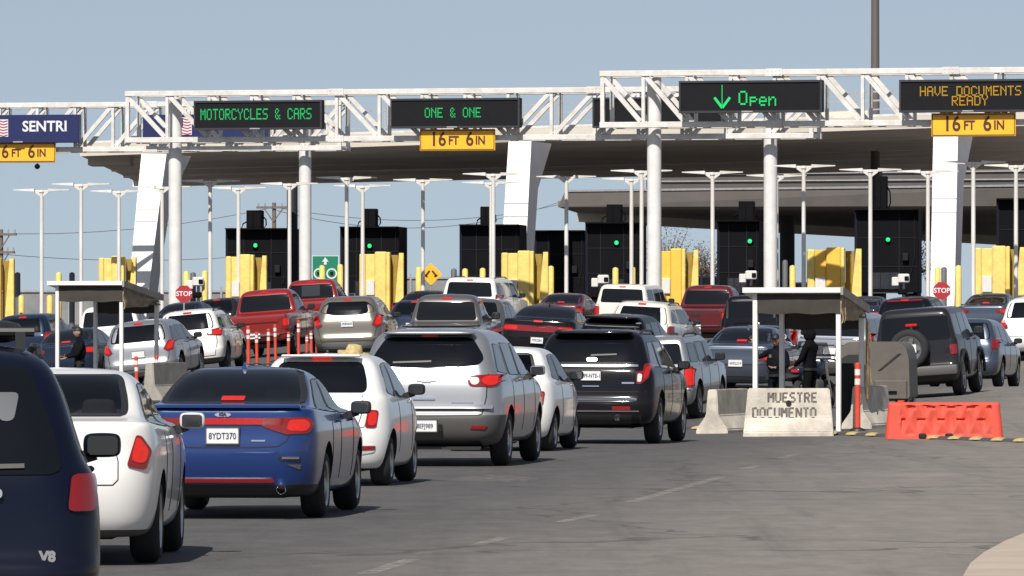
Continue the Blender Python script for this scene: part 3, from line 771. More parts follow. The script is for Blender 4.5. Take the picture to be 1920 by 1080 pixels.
for (p0, p1, w) in (((685, 1077), (772, 1050), .14), ((1183, 942), (1352, 895), .14), ((1393, 880), (1420, 874), .13), ((1462, 860), (1490, 853), .13), ((895, 1022), (950, 1008), .13), ((1050, 980), (1115, 966), .13)):
    a = ground_px(*p0); b = ground_px(*p1); n = 10; ea = []; eb = []
    for i in range(n + 1):
        p = a.lerp(b, i / n); ea.append((p.x - w / 2, p.y)); eb.append((p.x + w / 2, p.y))
    tag(drape((ea, eb), 'lane_line', WORN), kind='structure')
for (x0, x1, y0, y1) in ((1585, 1780, 897, 921), (850, 1010, 893, 905), (1520, 1640, 826, 836), (1700, 1900, 1018, 1040), (1690, 1900, 832, 842)):
    ea = []; eb = []; rnd = random.Random(x0)
    for i in range(13):
        t = i / 12; h = (y1 - y0) / 2 * (math.sin(math.pi * t) ** .5 + .02); ym = (y0 + y1) / 2 + rnd.uniform(-2, 2)
        p = ground_px(x0 + (x1 - x0) * t, ym + h); q = ground_px(x0 + (x1 - x0) * t, ym - h); ea.append((p.x, p.y)); eb.append((q.x, q.y))
    tag(drape((ea, eb), 'worn_patch', WORN2), kind='structure')
# pale concrete apron, bottom right: a low slab with a rounded corner
APR = mat('apron_concrete', (.40, .33, .265), rough=.9, var=.22, vscale=1.2, bump=.2, bscale=60, coords='Object')
def apron():
    line = [(1800, 1100), (1808, 1078), (1820, 1058), (1845, 1038), (1885, 1016), (1930, 998), (2000, 972)]
    ea = [ground_px(*p) for p in line]; out = []
    pts = [(p.x, p.y) for p in ea] + [(ea[-1].x + 45, ea[-1].y + 6), (ea[-1].x + 45, 22), (ea[0].x + .4, 30)]
    mb = MB(); mb.prism([(x, y, gz(x, y) - .2) for x, y in pts], (0, 0, .212)); tag(mb.build('concrete_apron', APR), kind='structure')
apron()

# ------------------------------------------------------------------ camera, sky, sun
cam = bpy.data.cameras.new('camera'); co = bpy.data.objects.new('camera', cam); COL.objects.link(co); S.camera = co
cam.sensor_width = 36; cam.lens = 36 * F / 1920; cam.clip_end = 20000; cam.clip_start = 1
co.location = (0, 0, CH); co.rotation_euler = (R(90), 0, 0); cam.shift_y = (HZ - 540) / 1920.
w = bpy.data.worlds.new('World'); S.world = w; w.use_nodes = True
sky = w.node_tree.nodes.new('ShaderNodeTexSky'); sky.sky_type = 'NISHITA'; sky.sun_disc = False
SUN_EL, SUN_AZ = 46., 180 + 14.     # azimuth measured clockwise from +Y (view direction); sun behind the camera, slightly left
sky.sun_elevation = R(SUN_EL); sky.sun_rotation = R(SUN_AZ)
sky.altitude = 0; sky.air_density = 1.0; sky.dust_density = .6; sky.ozone_density = 4.0
tcw = w.node_tree.nodes.new('ShaderNodeTexCoord'); vaw = w.node_tree.nodes.new('ShaderNodeVectorMath'); vaw.operation = 'ADD'
vaw.inputs[1].default_value = (0, 0, .10)      # sky lookup raised, so the horizon takes its colour from higher up
w.node_tree.links.new(tcw.outputs['Generated'], vaw.inputs[0]); w.node_tree.links.new(vaw.outputs[0], sky.inputs['Vector'])
bg = w.node_tree.nodes['Background']; bg.inputs['Strength'].default_value = .068
hs = w.node_tree.nodes.new('ShaderNodeHueSaturation'); hs.inputs['Saturation'].default_value = .60
w.node_tree.links.new(sky.outputs[0], hs.inputs['Color']); w.node_tree.links.new(hs.outputs[0], bg.inputs['Color'])
sl = bpy.data.lights.new('sun', 'SUN'); sl.energy = 4.9; sl.angle = R(.5); sl.color = (1, .95, .87)
so = bpy.data.objects.new('sun', sl); COL.objects.link(so)
az = R(SUN_AZ); sd = Vector((math.sin(az) * math.cos(R(SUN_EL)), math.cos(az) * math.cos(R(SUN_EL)), math.sin(R(SUN_EL))))
so.rotation_euler = sd.to_track_quat('Z', 'Y').to_euler(); so.location = (0, 0, 60)
S.view_settings.view_transform = 'Standard'; S.view_settings.look = 'None'; S.view_settings.exposure = .35; S.view_settings.gamma = 1
# ------------------------------------------------------------------ the cars
WHITE = paint('white', (.72, .71, .69), dirt=.25); WHITE2 = paint('cream_white', (.66, .62, .54), dirt=.3)
NAVY = paint('navy', (.003, .005, .014), metal=.0, dirt=.2); BLUE = paint('bright_blue', (.003, .026, .135), metal=.2, dirt=.1, rough=.28)
SILVER = paint('silver', (.33, .335, .35), metal=.65, dirt=.3); BLACKP = paint('black', (.006, .006, .009), dirt=.25)
GREY = paint('grey', (.105, .10, .10), metal=.4, dirt=.3); DGREY = paint('dark_grey', (.018, .018, .021), metal=.3, dirt=.3); DBLUE = paint('dark_blue', (.012, .020, .042), metal=.35, dirt=.25)
RED = paint('red', (.22, .010, .009), metal=.15, dirt=.25); MAROON = paint('maroon', (.10, .008, .012), metal=.2, dirt=.25); BEIGE = paint('beige_grey', (.155, .138, .115), metal=.45, dirt=.3)
SLATE = paint('slate_blue', (.055, .072, .105), metal=.5, dirt=.25)

def yaw_at(d): return -R(float(np.interp(d, [40, 53, 66, 78, 90, 108, 138, 160, 240], [3.5, 4.6, 5.1, 5.8, 7.4, 8.5, 11.5, 12, 13])))
def put(key): 
    p = FLEET[key][0]; p = Vector((p.x, p.y, gz(p.x, p.y))); return p
def car(key, kind, name, label, cat, pm, yaw=None, **k):
    p = put(key); 
    k.setdefault('H', FLEET[key][1])
    rz = yaw_at(p.y) if yaw is None else -R(yaw)
    c = make_car(kind, name, label, cat, pm, p, rz, **k)
    # stand the car on the slope: fit pitch and roll to the road under its wheels
    T = TPL[kind]; f = Vector((-math.sin(rz), math.cos(rz))); r = Vector((math.cos(rz), math.sin(rz))); q = Vector((p.x, p.y))
    zz = {(i, j): gz(*(q + f * (T['ra'] if i == 0 else T['fa']) * c.sy + r * j * (c.W / 2 - .15))) for i in (0, 1) for j in (-1, 1)}
    pitch = ((zz[1, -1] + zz[1, 1]) - (zz[0, -1] + zz[0, 1])) / 2 / ((T['fa'] - T['ra']) * c.sy); roll = ((zz[0, 1] + zz[1, 1]) - (zz[0, -1] + zz[1, -1])) / 2 / (c.W - .3)
    c.root.location.z = (zz[0, -1] + zz[0, 1]) / 2 - pitch * T['ra'] * c.sy
    c.root.rotation_mode = 'ZXY' if False else 'XYZ'
    c.root.rotation_euler = (Matrix.Rotation(rz, 3, 'Z') @ Matrix.Rotation(math.atan(pitch), 3, 'X') @ Matrix.Rotation(-math.atan(roll), 3, 'Y')).to_euler()
    return c
def emblem_text(c, txt, x, z, size, m=CHROME, name='lettering'):
    vs, fs = text_verts(txt, size, bold=.004); h = c.bvh.ray_cast(Vector((x, -3, z)), Vector((0, 1, 0)))
    y = h[0].y if h[0] is not None else 0
    mb = MB(); V = []
    for v in vs: V.append(v + Vector((x, y - .012, z)))
    nV = len(V); mb.add(V, fs); mb.add([v + Vector((0, .012, 0)) for v in V], fs)
    return mb.build(name, m, c.root)
def rear_y(c, x, z):
    h = c.bvh.ray_cast(Vector((x, -3, z)), Vector((0, 1, 0))); return h[0].y if h[0] is not None else 0.
def side_x(c, y, z, sg=1):
    h = c.bvh.ray_cast(Vector((3 * sg, y, z)), Vector((-sg, 0, 0))); return abs(h[0].x) if h[0] is not None else c.W / 2
def rp(c, o, name, m, r=.02, off=.01, skirt=.02, nr=6, nc=8, parent=None): return patch(c.bvh, rounded(o, r), 'R', c.L, name, m, parent or c.root, off=off, skirt=skirt, nr=nr, nc=nc)
def rectp(x0, x1, z0, z1): return [(x0, z0), (x1, z0), (x1, z1), (x0, z1)]

# 1 dark blue V8 SUV, nearest, cut by the left edge
c = car('v8', 'suv', 'suv', 'dark navy SUV with a silver V8 badge, cut off at the left edge', 'suv', NAVY, yaw=-5.6, L=4.9, W=1.92, hero=True, rails='black', mirror_mat=NAVY,
        tail=[(.76, .92), (.90, .92), (.91, 1.10), (.78, 1.10)], lit=[], lit_on=False, brake=(0, 1.69), plate=False, bumper=.62, wiper=(-.2, .55, 1.13), tail_mat=REDLENS,
        rw=[(-.74, 1.10), (.74, 1.10), (.7, 1.3), (.57, 1.64), (-.57, 1.64), (-.7, 1.3)], style='truck')
emblem_text(c, 'V8', .66, .70, .07, m=CHROME, name='badge_lettering')
rp(c, rectp(-.5, .42, .82, 1.0), 'plate_recess', BLACK, off=.004)
rp(c, rectp(-.3, .44, .985, 1.03), 'tailgate_trim', SILVER, off=.03, nr=3)
for sg in (1, -1): rp(c, [(sg * .43, 1.36), (sg * .50, 1.36), (sg * .53, 1.50), (sg * .41, 1.50)], 'window_sticker', mat('frosted_sticker', (.045, .05, .06), rough=.5), off=.012, r=.03)
mb = MB(); mb.tube([(-.62, .9, 1.80), (.62, .9, 1.80)], .025)
for x in (-.55, .55): mb.bar((x, .9, 1.66), (x, .9, 1.8), .05)
mb.build('roof_crossbar', BLACK, c.root)
rbox('roof_cargo', (0, 1.5, 1.80), (1.15, 1.1, .13), BLACK, c.root, bev=.2, sub=1)
# 2 white sedan
c = car('white_sedan', 'sedan', 'sedan', 'white sedan with an upright rear window beside the navy SUV', 'sedan', WHITE, yaw=.8, see='clear', L=4.57, W=1.79, hero=True, mirror_mat=WHITE, style='ten',
        levels=None, tail=[(.66, .76), (.80, .73), (.84, .88), (.77, .99), (.73, 1.0)], lit=[(.69, .80), (.79, .78), (.82, .88), (.76, .97), (.73, .98)], plate=False, brake=False, bumper=.28, bumper_mat=DARKGREY,
        rw=[(-.63, 1.13), (.63, 1.13), (.61, 1.25), (.53, 1.445), (-.53, 1.445), (-.61, 1.25)])
strip(c.bvh, [(-.56, .62), (.56, .62)], 'R', c.L, 'panel_gap', GAP, c.root, w=.008)
strip(c.bvh, [(.55, 1.0), (.60, .8), (.6, .66), (.56, .62)], 'R', c.L, 'panel_gap', GAP, c.root, w=.008); strip(c.bvh, [(-.53, 1.0), (-.58, .8), (-.6, .62)], 'R', c.L, 'panel_gap', GAP, c.root, w=.012)
# 3 blue sedan
c = car('blue', 'sedan', 'sedan', 'bright blue sedan with a full-width red light bar and shark-fin antenna', 'sedan', BLUE, see='dark', hero=True, mirror_mat=BLACK, antenna=1.72,
        tail=[(.36, .885), (.46, .845), (.60, .80), (.80, .815), (.835, .90), (.79, .965), (.36, .955)], lit=[(.60, .84), (.77, .83), (.81, .89), (.77, .945), (.62, .94)],
        plate_txt='8YDT370', plate_at=(0, .79), brake=(0, 1.125), rw=[(-.70, 1.085), (.70, 1.085), (.67, 1.2), (.555, 1.395), (-.555, 1.395), (-.67, 1.2)], exhaust=[(.55, .285)], bumper=.34, bumper_mat=BLACK, style='ten')
rp(c, rectp(-.37, .37, .895, .955), 'light_bar', REDDIM, r=.012, off=.016, nr=3, nc=12)
rp(c, [(-.72, 1.035), (.72, 1.035), (.68, 1.06), (-.68, 1.06)], 'trunk_lip', BLUE, r=.01, off=.045, skirt=.07, nr=3, nc=14)
rp(c, rectp(-.48, .48, .352, .388), 'reflector_strip', REFLECTOR, r=.015, off=.02, nr=3, nc=12)
for sg in (1, -1):
    rp(c, [(sg * .52, .575), (sg * .56, .555), (sg * .72, .545), (sg * .73, .58), (sg * .52, .60)], 'bumper_vent', BLACK, r=.01, off=.008)
    rp(c, rectp(sg * .56, sg * .71, .572, .592), 'vent_trim', CHROME, r=.004, off=.018, nr=2, nc=4)
    rp(c, [(sg * .6, .52), (sg * .72, .47), (sg * .73, .52)], 'fog_insert', DARKGREY, r=.01, off=.008)
    strip(c.bvh, [(sg * .63, .80), (sg * .6, .74), (sg * .52, .69), (sg * .3, .68), (0, .68)], 'R', c.L, 'panel_gap', GAP, c.root, w=.011)
rp(c, [(-.085, .985), (-.05, .967), (.05, .967), (.085, .985), (.05, 1.006), (-.05, 1.006)], 'emblem', CHROME, r=.03, off=.012, nr=4, nc=6)
emblem_text(c, 'KIA', 0, .987, .042, m=mat('emblem_black', (.02, .02, .02)), name='emblem_lettering').location.y = -.006
rp(c, rectp(.27, .40, .735, .75), 'model_badge', CHROME, r=.004, off=.008, nr=2, nc=3)
# 4 white bubble hatchback
FI = dict(tail=[(.535, .665), (.655, .665), (.675, .86), (.56, .87)], lit=[(.56, .69), (.65, .69), (.66, .845), (.575, .85)], clear=None, brake=(0, 1.44), bumper=.2, bumper_mat=BLACK, mirror_mat=BLACK, style='ten')
c = car('fiat', 'hatch', 'hatchback', 'small white rounded hatchback with a straw hat on its roof', 'hatchback', WHITE, hero=True, plate=True, plate_at=(0, .86), antenna=None,
        rw=[(-.54, 1.06), (.54, 1.06), (.535, 1.2), (.47, 1.405), (-.47, 1.405), (-.535, 1.2)], **FI)
for sg in (1, -1):
    rp(c, [(sg * .5, .36), (sg * .64, .39), (sg * .655, .47), (sg * .5, .47)], 'fog_surround', CLEARLENS, r=.02, off=.008); rp(c, [(sg * .5, .41), (sg * .64, .42), (sg * .65, .46), (sg * .5, .46)], 'reflector', REFLECTOR, r=.015, off=.016)
    strip(c.bvh, [(sg * .5, 1.03), (sg * .51, .87), (sg * .44, .62), (sg * .4, .58), (0, .57)], 'R', c.L, 'panel_gap', GAP, c.root, w=.01)
    rp(c, [(sg * .47, .67), (sg * .53, .67), (sg * .555, .8), (sg * .52, .80)], 'clear_lens', CLEARLENS, r=.02, off=.012)
mb = MB(); mb.box((0, .42, 1.475), (.9, .2, .03), bev=.012); mb.build('roof_spoiler', WHITE, c.root)
mb = MB(); mb.tube([(0, 1.0, 1.48), (0, .93, 1.53)], .012); mb.build('antenna', BLACK, c.root)
FIATC = c
# straw hat lying on the roof
HAT = mat('straw', (.55, .42, .2), rough=.9, var=.5, vscale=14, bump=.4, bscale=60)
hp = c.root.matrix_basis @ Vector((.27, 1.2, 1.50))
mb = MB(); mb.lathe([(0.0, .002), (.0, .2), (-.015, .235), (.012, .235), (.02, .13), (.07, .115), (.115, .095), (.125, .05), (.115, .002)], 'Z', 24)
ho = mb.build('straw_hat', HAT, smooth=True, loc=hp); ho.scale = (.8, .8, .85); ho.rotation_euler = (R(6), R(8), 0); tag(ho, 'yellow straw hat lying on the roof of the small white hatchback', 'hat')
# 5 silver crossover
c = car('trav', 'suv', 'suv', 'silver crossover SUV with round-lobed red tail lights and dark lower bumper', 'suv', SILVER, L=5.1, W=1.99, hero=True, mirror_mat=SILVER, rails=None,
        tail=[(.53, 1.11), (.56, 1.045), (.64, 1.03), (.72, 1.06), (.80, 1.02), (.90, 1.04), (.955, 1.12), (.95, 1.19), (.80, 1.185), (.64, 1.18), (.56, 1.17)], lit=[(.72, 1.09), (.79, 1.045), (.89, 1.06), (.93, 1.12), (.91, 1.17), (.78, 1.17), (.72, 1.14)],
        clear=[(.56, 1.10), (.60, 1.055), (.66, 1.06), (.69, 1.10), (.67, 1.15), (.60, 1.15)], plate_txt='8EFJ989', plate_at=(0, .53), brake=(0, 1.705), bumper=.66, bumper_mat=DARKGREY, wiper=(-.45, .05, 1.345),
        rw=[(-.66, 1.31), (-.4, 1.285), (0, 1.27), (.4, 1.285), (.66, 1.31), (.72, 1.38), (.70, 1.45), (.56, 1.665), (-.56, 1.665), (-.70, 1.45), (-.72, 1.38)])
rp(c, rectp(-.85, .85, .745, .80), 'tailgate_ledge', SILVER, r=.02, off=.055, skirt=.09, nr=3, nc=14)
rp(c, [(-.13, 1.10), (-.06, 1.10), (-.06, 1.085), (.06, 1.085), (.06, 1.10), (.13, 1.10), (.12, 1.125), (.06, 1.125), (.06, 1.14), (-.06, 1.14), (-.06, 1.125), (-.12, 1.125)], 'emblem', CHROME, r=.004, off=.012, nr=6, nc=6)
rp(c, rectp(-.17, .12, .865, .895), 'tailgate_handle', CHROME, r=.012, off=.02, nr=2, nc=6)
for sg in (1, -1):
    rp(c, [(sg * .58, .49), (sg * .76, .485), (sg * .80, .53), (sg * .60, .54)], 'reflector', REFLECTOR, r=.015, off=.012)
    strip(c.bvh, [(sg * .79, 1.2), (sg * .78, .9), (sg * .73, .68), (sg * .68, .665), (0, .66)], 'R', c.L, 'panel_gap', GAP, c.root, w=.013)
rp(c, rectp(.33, .62, .825, .835), 'model_badge', CHROME, r=.003, off=.01, nr=2, nc=6); rp(c, rectp(-.7, .7, .22, .34), 'skid_plate', BLACK, r=.03, off=.01)
rbox('roof_spoiler', (0, .42, 1.72), (1.2, .26, .05), SILVER, c.root, bev=.25, sub=1)
strip(c.bvh, [(.2, .55), (.2, .38)], 'R', c.L, 'trailer_socket', BLACK, c.root, w=.05, off=.02)
# 6 second small white hatchback
c = car('fiat2', 'hatch', 'hatchback', 'small white hatchback mostly hidden behind the silver crossover', 'hatchback', WHITE, see='clear', hero=True, plate=False, **FI)
# 7 black SUV
c = car('explorer', 'suv', 'suv', 'black SUV with a chrome tailgate strip and white plate, near the concrete barrier', 'suv', BLACKP, L=5.0, W=2.0, hero=True, mirror_mat=BLACKP, rails='black', style='five',
        tail=[(.70, .93), (.76, .92), (.88, 1.02), (.90, 1.22), (.87, 1.245), (.80, 1.24), (.79, 1.1), (.70, 1.12)], lit=[(.80, 1.0), (.87, 1.04), (.885, 1.2), (.83, 1.2)], clear=[(.715, .96), (.775, .96), (.785, 1.08), (.72, 1.09)], lit_on=False,
        plate_txt='999-NTE-1', plate_at=(0, 1.055), brake=False, bumper=.70, bumper_mat=None, exhaust=[(.42, .40), (-.42, .40)], wiper=(-.02, .38, 1.37), tyre_r=.385,
        rw=[(-.70, 1.27), (.70, 1.27), (.69, 1.38), (.59, 1.665), (-.59, 1.665), (-.69, 1.38)])
rp(c, rectp(-.67, .72, 1.185, 1.222), 'chrome_strip', CHROME, r=.012, off=.02, nr=2, nc=14)
rp(c, rectp(-.72, .72, .672, .70), 'bumper_step', CHROME, r=.01, off=.012, nr=2, nc=14)
rp(c, rectp(-.75, .75, .50, .52), 'bumper_trim', CHROME, r=.006, off=.012, nr=2, nc=14)
for sg in (1, -1): rp(c, rectp(sg * .34, sg * .62, .525, .585), 'reflector', REFLECTOR, r=.015, off=.012, nr=3)
rp(c, [(-.07, 1.27), (.07, 1.27), (.09, 1.3), (.07, 1.33), (-.07, 1.33), (-.09, 1.3)], 'emblem', CHROME, r=.03, off=.02, nr=4, nc=6)  # chrome emblem also stands in for the sun's glint here
rp(c, rectp(.48, .67, .93, .955), 'model_badge', CHROME, r=.004, off=.012, nr=2, nc=4); rp(c, rectp(-.13, .13, .885, .90), 'tailgate_handle', CHROME, r=.005, off=.016, nr=2, nc=4)
rp(c, rectp(-.85, .85, .80, .815), 'panel_gap', GAP, r=.003, off=.004, nr=2, nc=14, skirt=.01)
rbox('roof_spoiler', (0, .42, 1.715), (1.24, .3, .05), BLACKP, c.root, bev=.25, sub=1)
rp(c, rectp(-.78, .78, .26, .46), 'skid_plate', BLACK, r=.03, off=.008)
# 8 silver boxy wagon
c = car('patriot', 'box', 'suv', 'boxy silver SUV with tall red tail lights, left of the jersey barrier', 'suv', SILVER, hero=True, mirror_mat=BLACK, rails='black', style='five', plate=False, bumper=.57, brake=(-.02, 1.585), brake_on=True,
        glass=GLASS, exhaust=[(.3, .33)])
rp(c, rectp(-.8, .8, .575, .592), 'panel_gap', GAP, r=.003, off=.02, nr=2, nc=10)
rp(c, rectp(-.35, .0, .82, .96), 'tailgate_recess', DARKGREY, r=.03, off=.004); rp(c, rectp(.05, .3, 1.04, 1.06), 'trim_strip', CHROME, r=.004, off=.01, nr=2)

# ------------------------------------------------------------------ cars further up the slope
def gen(key, kind, name, label, cat, pm, yaw=None, **k): return car(key, kind, name, label, cat, pm, yaw, **k)
c = gen('accord', 'sedan', 'sedan', 'dark slate-blue sedan with lit tail lights just left of the booth with the stencilled barrier', 'sedan', SLATE, L=4.8, W=1.85, plate_txt='6XKL214', plate_at=(0, .66),
        tail=[(.5, .72), (.86, .72), (.86, .9), (.74, .92), (.6, .84), (.5, .8)], lit=[(.62, .74), (.84, .74), (.84, .88), (.76, .89)], antenna=1.7)
for z in (.97, .62): rp(c, rectp(-.7, .7, z, z + .02), 'chrome_strip' if z > .9 else 'panel_gap', CHROME if z > .9 else GAP, r=.004, nr=2)
gen('bluegrey', 'sedan', 'sedan', 'pale blue-grey sedan, only its roof showing beyond the slate-blue sedan', 'sedan', SLATE, L=4.7)
c = gen('blackbox', 'box', 'suv', 'black boxy SUV with upright squared rear window left of the right booth', 'suv', BLACKP, L=4.3, W=1.88, style='five', brake=False, tail=[(.72, .75), (.84, .75), (.84, .95), (.72, .95)], lit_on=False)
for o in (rectp(-.72, -.66, 1.2, 1.68), rectp(.66, .72, 1.2, 1.68), rectp(-.72, .72, 1.68, 1.74)): rp(c, o, 'window_frame', BLACK, r=.01, off=.02, nr=4, nc=6)
c = gen('silver_suv', 'box', 'suv', 'silver SUV with sunlit tailgate top done in chrome seen through the right booth', 'suv', SILVER, L=4.8, W=1.95, plate=True, style='five', tail=[(.80, .75), (.95, .75), (.95, 1.25), (.80, 1.25)], lit_on=False)
for z0, z1, m in ((1.08, 1.17, CHROME), (.93, .95, GAP), (.70, .72, GAP), (.42, .56, DARKGREY)): rp(c, rectp(-.9, .9, z0, z1), 'sunlit_band' if m is CHROME else 'panel_gap' if m is GAP else 'bumper_step', m, r=.008, off=.02, nr=2, nc=8)  # chrome band puts the sunlight on the tailgate top into the material
c = gen('charger', 'sedan', 'sedan', 'black sedan with a full-width racetrack tail light and white plate', 'sedan', BLACKP, yaw=9, L=5.0, W=1.9, plate_txt='7TRC081', plate_at=(0, .58), brake=(0, 1.04), antenna=1.8,
        tail=[(-.001, .79), (.84, .79), (.87, .86), (.84, .95), (.0, .93)], lit=[(.5, .82), (.82, .82), (.84, .87), (.82, .92), (.5, .92)], mirror_mat=BLACKP)
c = gen('blackhatch', 'suv', 'suv', 'black crossover with a large roof-edge spoiler beyond the black SUV', 'suv', BLACKP, L=4.3, W=1.8, plate=False, brake=False)
rbox('roof_spoiler', (0, .30, 1.575), (1.25, .42, .06), BLACKP, c.root, bev=.25, sub=1); rp(c, rectp(-.62, .62, 1.36, 1.42), 'window_shelf', DARKGREY, off=.03, nr=2)
mb = MB(); mb.box((.60, .28, 1.46), (.12, .1, .04), bev=.01); mb.build('spoiler_bracket', SILVER, c.root)
c = gen('minivan', 'suv', 'minivan', 'white minivan with dark rear window in front of the tall sign post', 'minivan', WHITE2, L=5.0, W=1.98, rails='grey', tail=[(.82, .80), (.93, .80), (.95, .95), (.93, 1.10), (.82, 1.10), (.80, .95)], lit_on=False, tail_mat=mat('dull_red_lens', (.16, .02, .022), rough=.2, coat=.5), lit=[],
        rw=[(-.77, 1.13), (.77, 1.13), (.74, 1.35), (.66, 1.6), (-.66, 1.6), (-.74, 1.35)], brake=(0, 1.665))
c = gen('cream', 'box', 'suv', 'cream SUV whose wide rear window shows above the white minivan', 'suv', WHITE2, L=4.9, W=1.9, plate=False, lit_on=False)
c = gen('maroon', 'pickup', 'pickup_truck', 'maroon pickup truck with a black tonneau edge and lit right tail light', 'pickup truck', MAROON, L=5.8, W=1.98, brake=(0, 1.82), mirror_mat=CHROME)
rp(c, rectp(-.96, .96, 1.12, 1.2), 'tailgate_cap', BLACK, r=.01, off=.02, nr=2); rp(c, rectp(-.95, .95, .5, .66), 'chrome_bumper', CHROME, r=.03, off=.05, skirt=.08, nr=4); rp(c, rectp(-.16, .16, .96, 1.04), 'tailgate_handle', BLACK, r=.01, off=.012, nr=3)
c = gen('redsedan', 'sedan', 'sedan', 'dark red sedan peeking out beyond the black sedan with the racetrack light', 'sedan', MAROON, L=4.6, W=1.82)
c = gen('tahoe', 'box', 'suv', 'large white SUV with tinted windows, topmost of the middle lane', 'suv', WHITE, L=5.2, W=2.03, style='five', rails='black', tail=[(.86, .85), (.98, .85), (.96, 1.35), (.86, 1.35)], lit_on=False, brake=(0, 1.80), brake_on=False, yaw=12)
c = gen('greypickup', 'pickup', 'pickup_truck', 'grey pickup truck with a bright tailgate cap ahead of the silver crossover', 'pickup truck', GREY, yaw=7, L=5.4, W=1.88, tail=[(.78, .80), (.91, .80), (.91, 1.04), (.78, 1.04)])
rp(c, rectp(-.9, .9, 1.07, 1.14), 'tailgate_cap', SILVER, r=.02, off=.035, nr=3); rp(c, [(-.13, .9), (.13, .9), (.13, .97), (.05, .97), (.05, 1.0), (-.05, 1.0), (-.05, .97), (-.13, .97)], 'tailgate_handle', BLACK, r=.01, off=.015, nr=4)
c = gen('darksuv', 'hatch', 'hatchback', 'dark grey hatchback with round black mirror right of the grey pickup', 'hatchback', GREY, yaw=9, L=4.2, W=1.78)
c = gen('darkroof', 'sedan', 'sedan', 'dark sedan with only its roof visible right of the beige crossover', 'sedan', DGREY, L=4.6)
c = gen('teal', 'hatch', 'hatchback', 'teal-blue small car half hidden between the beige crossover and grey pickup', 'hatchback', DBLUE, L=3.9, W=1.7)
c = gen('beige', 'suv', 'suv', 'beige-grey crossover with an arched rear window and white plate behind orange posts', 'suv', BEIGE, yaw=5.5, L=4.6, W=1.85, plate_txt='5RBN630', plate_at=(0, .98), bumper_mat=DARKGREY, bumper=.5,
        tail=[(.64, .93), (.78, .86), (.90, .95), (.89, 1.16), (.76, 1.24), (.72, 1.1)], lit=[(.72, .96), (.80, .92), (.87, .98), (.87, 1.12), (.78, 1.18)], rw=[(-.72, 1.28), (-.3, 1.2), (.3, 1.2), (.72, 1.28), (.66, 1.42), (.5, 1.55), (-.5, 1.55), (-.66, 1.42)])
rp(c, rectp(-.85, .85, .34, .5), 'skid_plate', SILVER, r=.03, off=.02); rp(c, rectp(-.3, .3, 1.08, 1.1), 'chrome_strip', CHROME, r=.004, nr=2)
c = gen('ram', 'pickup', 'pickup_truck', 'dark red pickup truck with a slatted rear window, farthest of the two red pickups', 'pickup truck', RED, yaw=10, L=5.8, W=2.02, mirror_mat=CHROME, lit_on=True)
rp(c, rectp(-.3, .3, 1.4, 1.75), 'window_slider', GLASS2, r=.01, off=.012); rp(c, rectp(.32, .62, .95, 1.16), 'tailgate_shine', RED, r=.05, off=.02)
c = gen('f150', 'pickup', 'pickup_truck', 'bright red pickup truck with open tailgate bed behind the orange delineator posts', 'pickup truck', RED, yaw=9, L=5.8, W=2.0, mirror_mat=BLACK)
rp(c, rectp(-.72, .72, 1.0, 1.15), 'tailgate_panel', RED, r=.02, off=.03, nr=3); rp(c, rectp(-.95, .95, .5, .66), 'chrome_bumper', CHROME, r=.03, off=.05, skirt=.08, nr=4)
c = gen('compass', 'suv', 'suv', 'white compact SUV with black rear window left of the orange posts', 'suv', WHITE, yaw=6.5, L=4.4, W=1.82, style='dark', rails='black', plate=False, bumper=.42, bumper_mat=DARKGREY,
        tail=[(.5, .97), (.84, .93), (.88, 1.08), (.80, 1.13), (.5, 1.08)], lit=[(.64, .97), (.84, .96), (.86, 1.07), (.68, 1.09)], clear=[(.52, .99), (.63, .98), (.63, 1.08), (.52, 1.07)], brake=(0, 1.56), brake_on=False)
c = gen('mpv', 'suv', 'minivan', 'silver people carrier with large red tail lights behind the left shed', 'minivan', SILVER, yaw=7.5, L=4.5, W=1.78, bumper=.4, tail=[(.60, .86), (.70, .80), (.82, .84), (.83, 1.06), (.72, 1.06)], lit=[(.66, .86), (.80, .86), (.81, 1.03), (.74, 1.03)], brake=(0, 1.485))
rp(c, [(0, .965), (.045, 1.01), (0, 1.055), (-.045, 1.01)], 'emblem', CHROME, r=.002, off=.01, nr=3, nc=3)
c = gen('navy_sedan', 'sedan', 'sedan', 'dark blue sedan behind the officer at the left shed', 'sedan', DBLUE, yaw=8, L=4.7, plate=False, brake=(0, 1.12))
c = gen('white_pickup', 'pickup', 'pickup_truck', 'white pickup truck seen beneath the left shed roof', 'pickup truck', WHITE, yaw=8, L=5.8, W=2.0, brake=False, lit_on=False)
c = gen('navy_suv', 'suv', 'suv', 'dark blue SUV beyond the navy SUV at the left edge', 'suv', DBLUE, yaw=8, L=4.8, plate=False, lit_on=False)
c = gen('dark_a', 'sedan', 'sedan', 'pale-roofed dark sedan beside the left sign post', 'sedan', DBLUE, L=4.6, plate=False); c = gen('dark_b', 'hatch', 'hatchback', 'black hatchback roof left of the bright red pickup', 'hatchback', DGREY, L=4.2, W=1.75, plate=False)
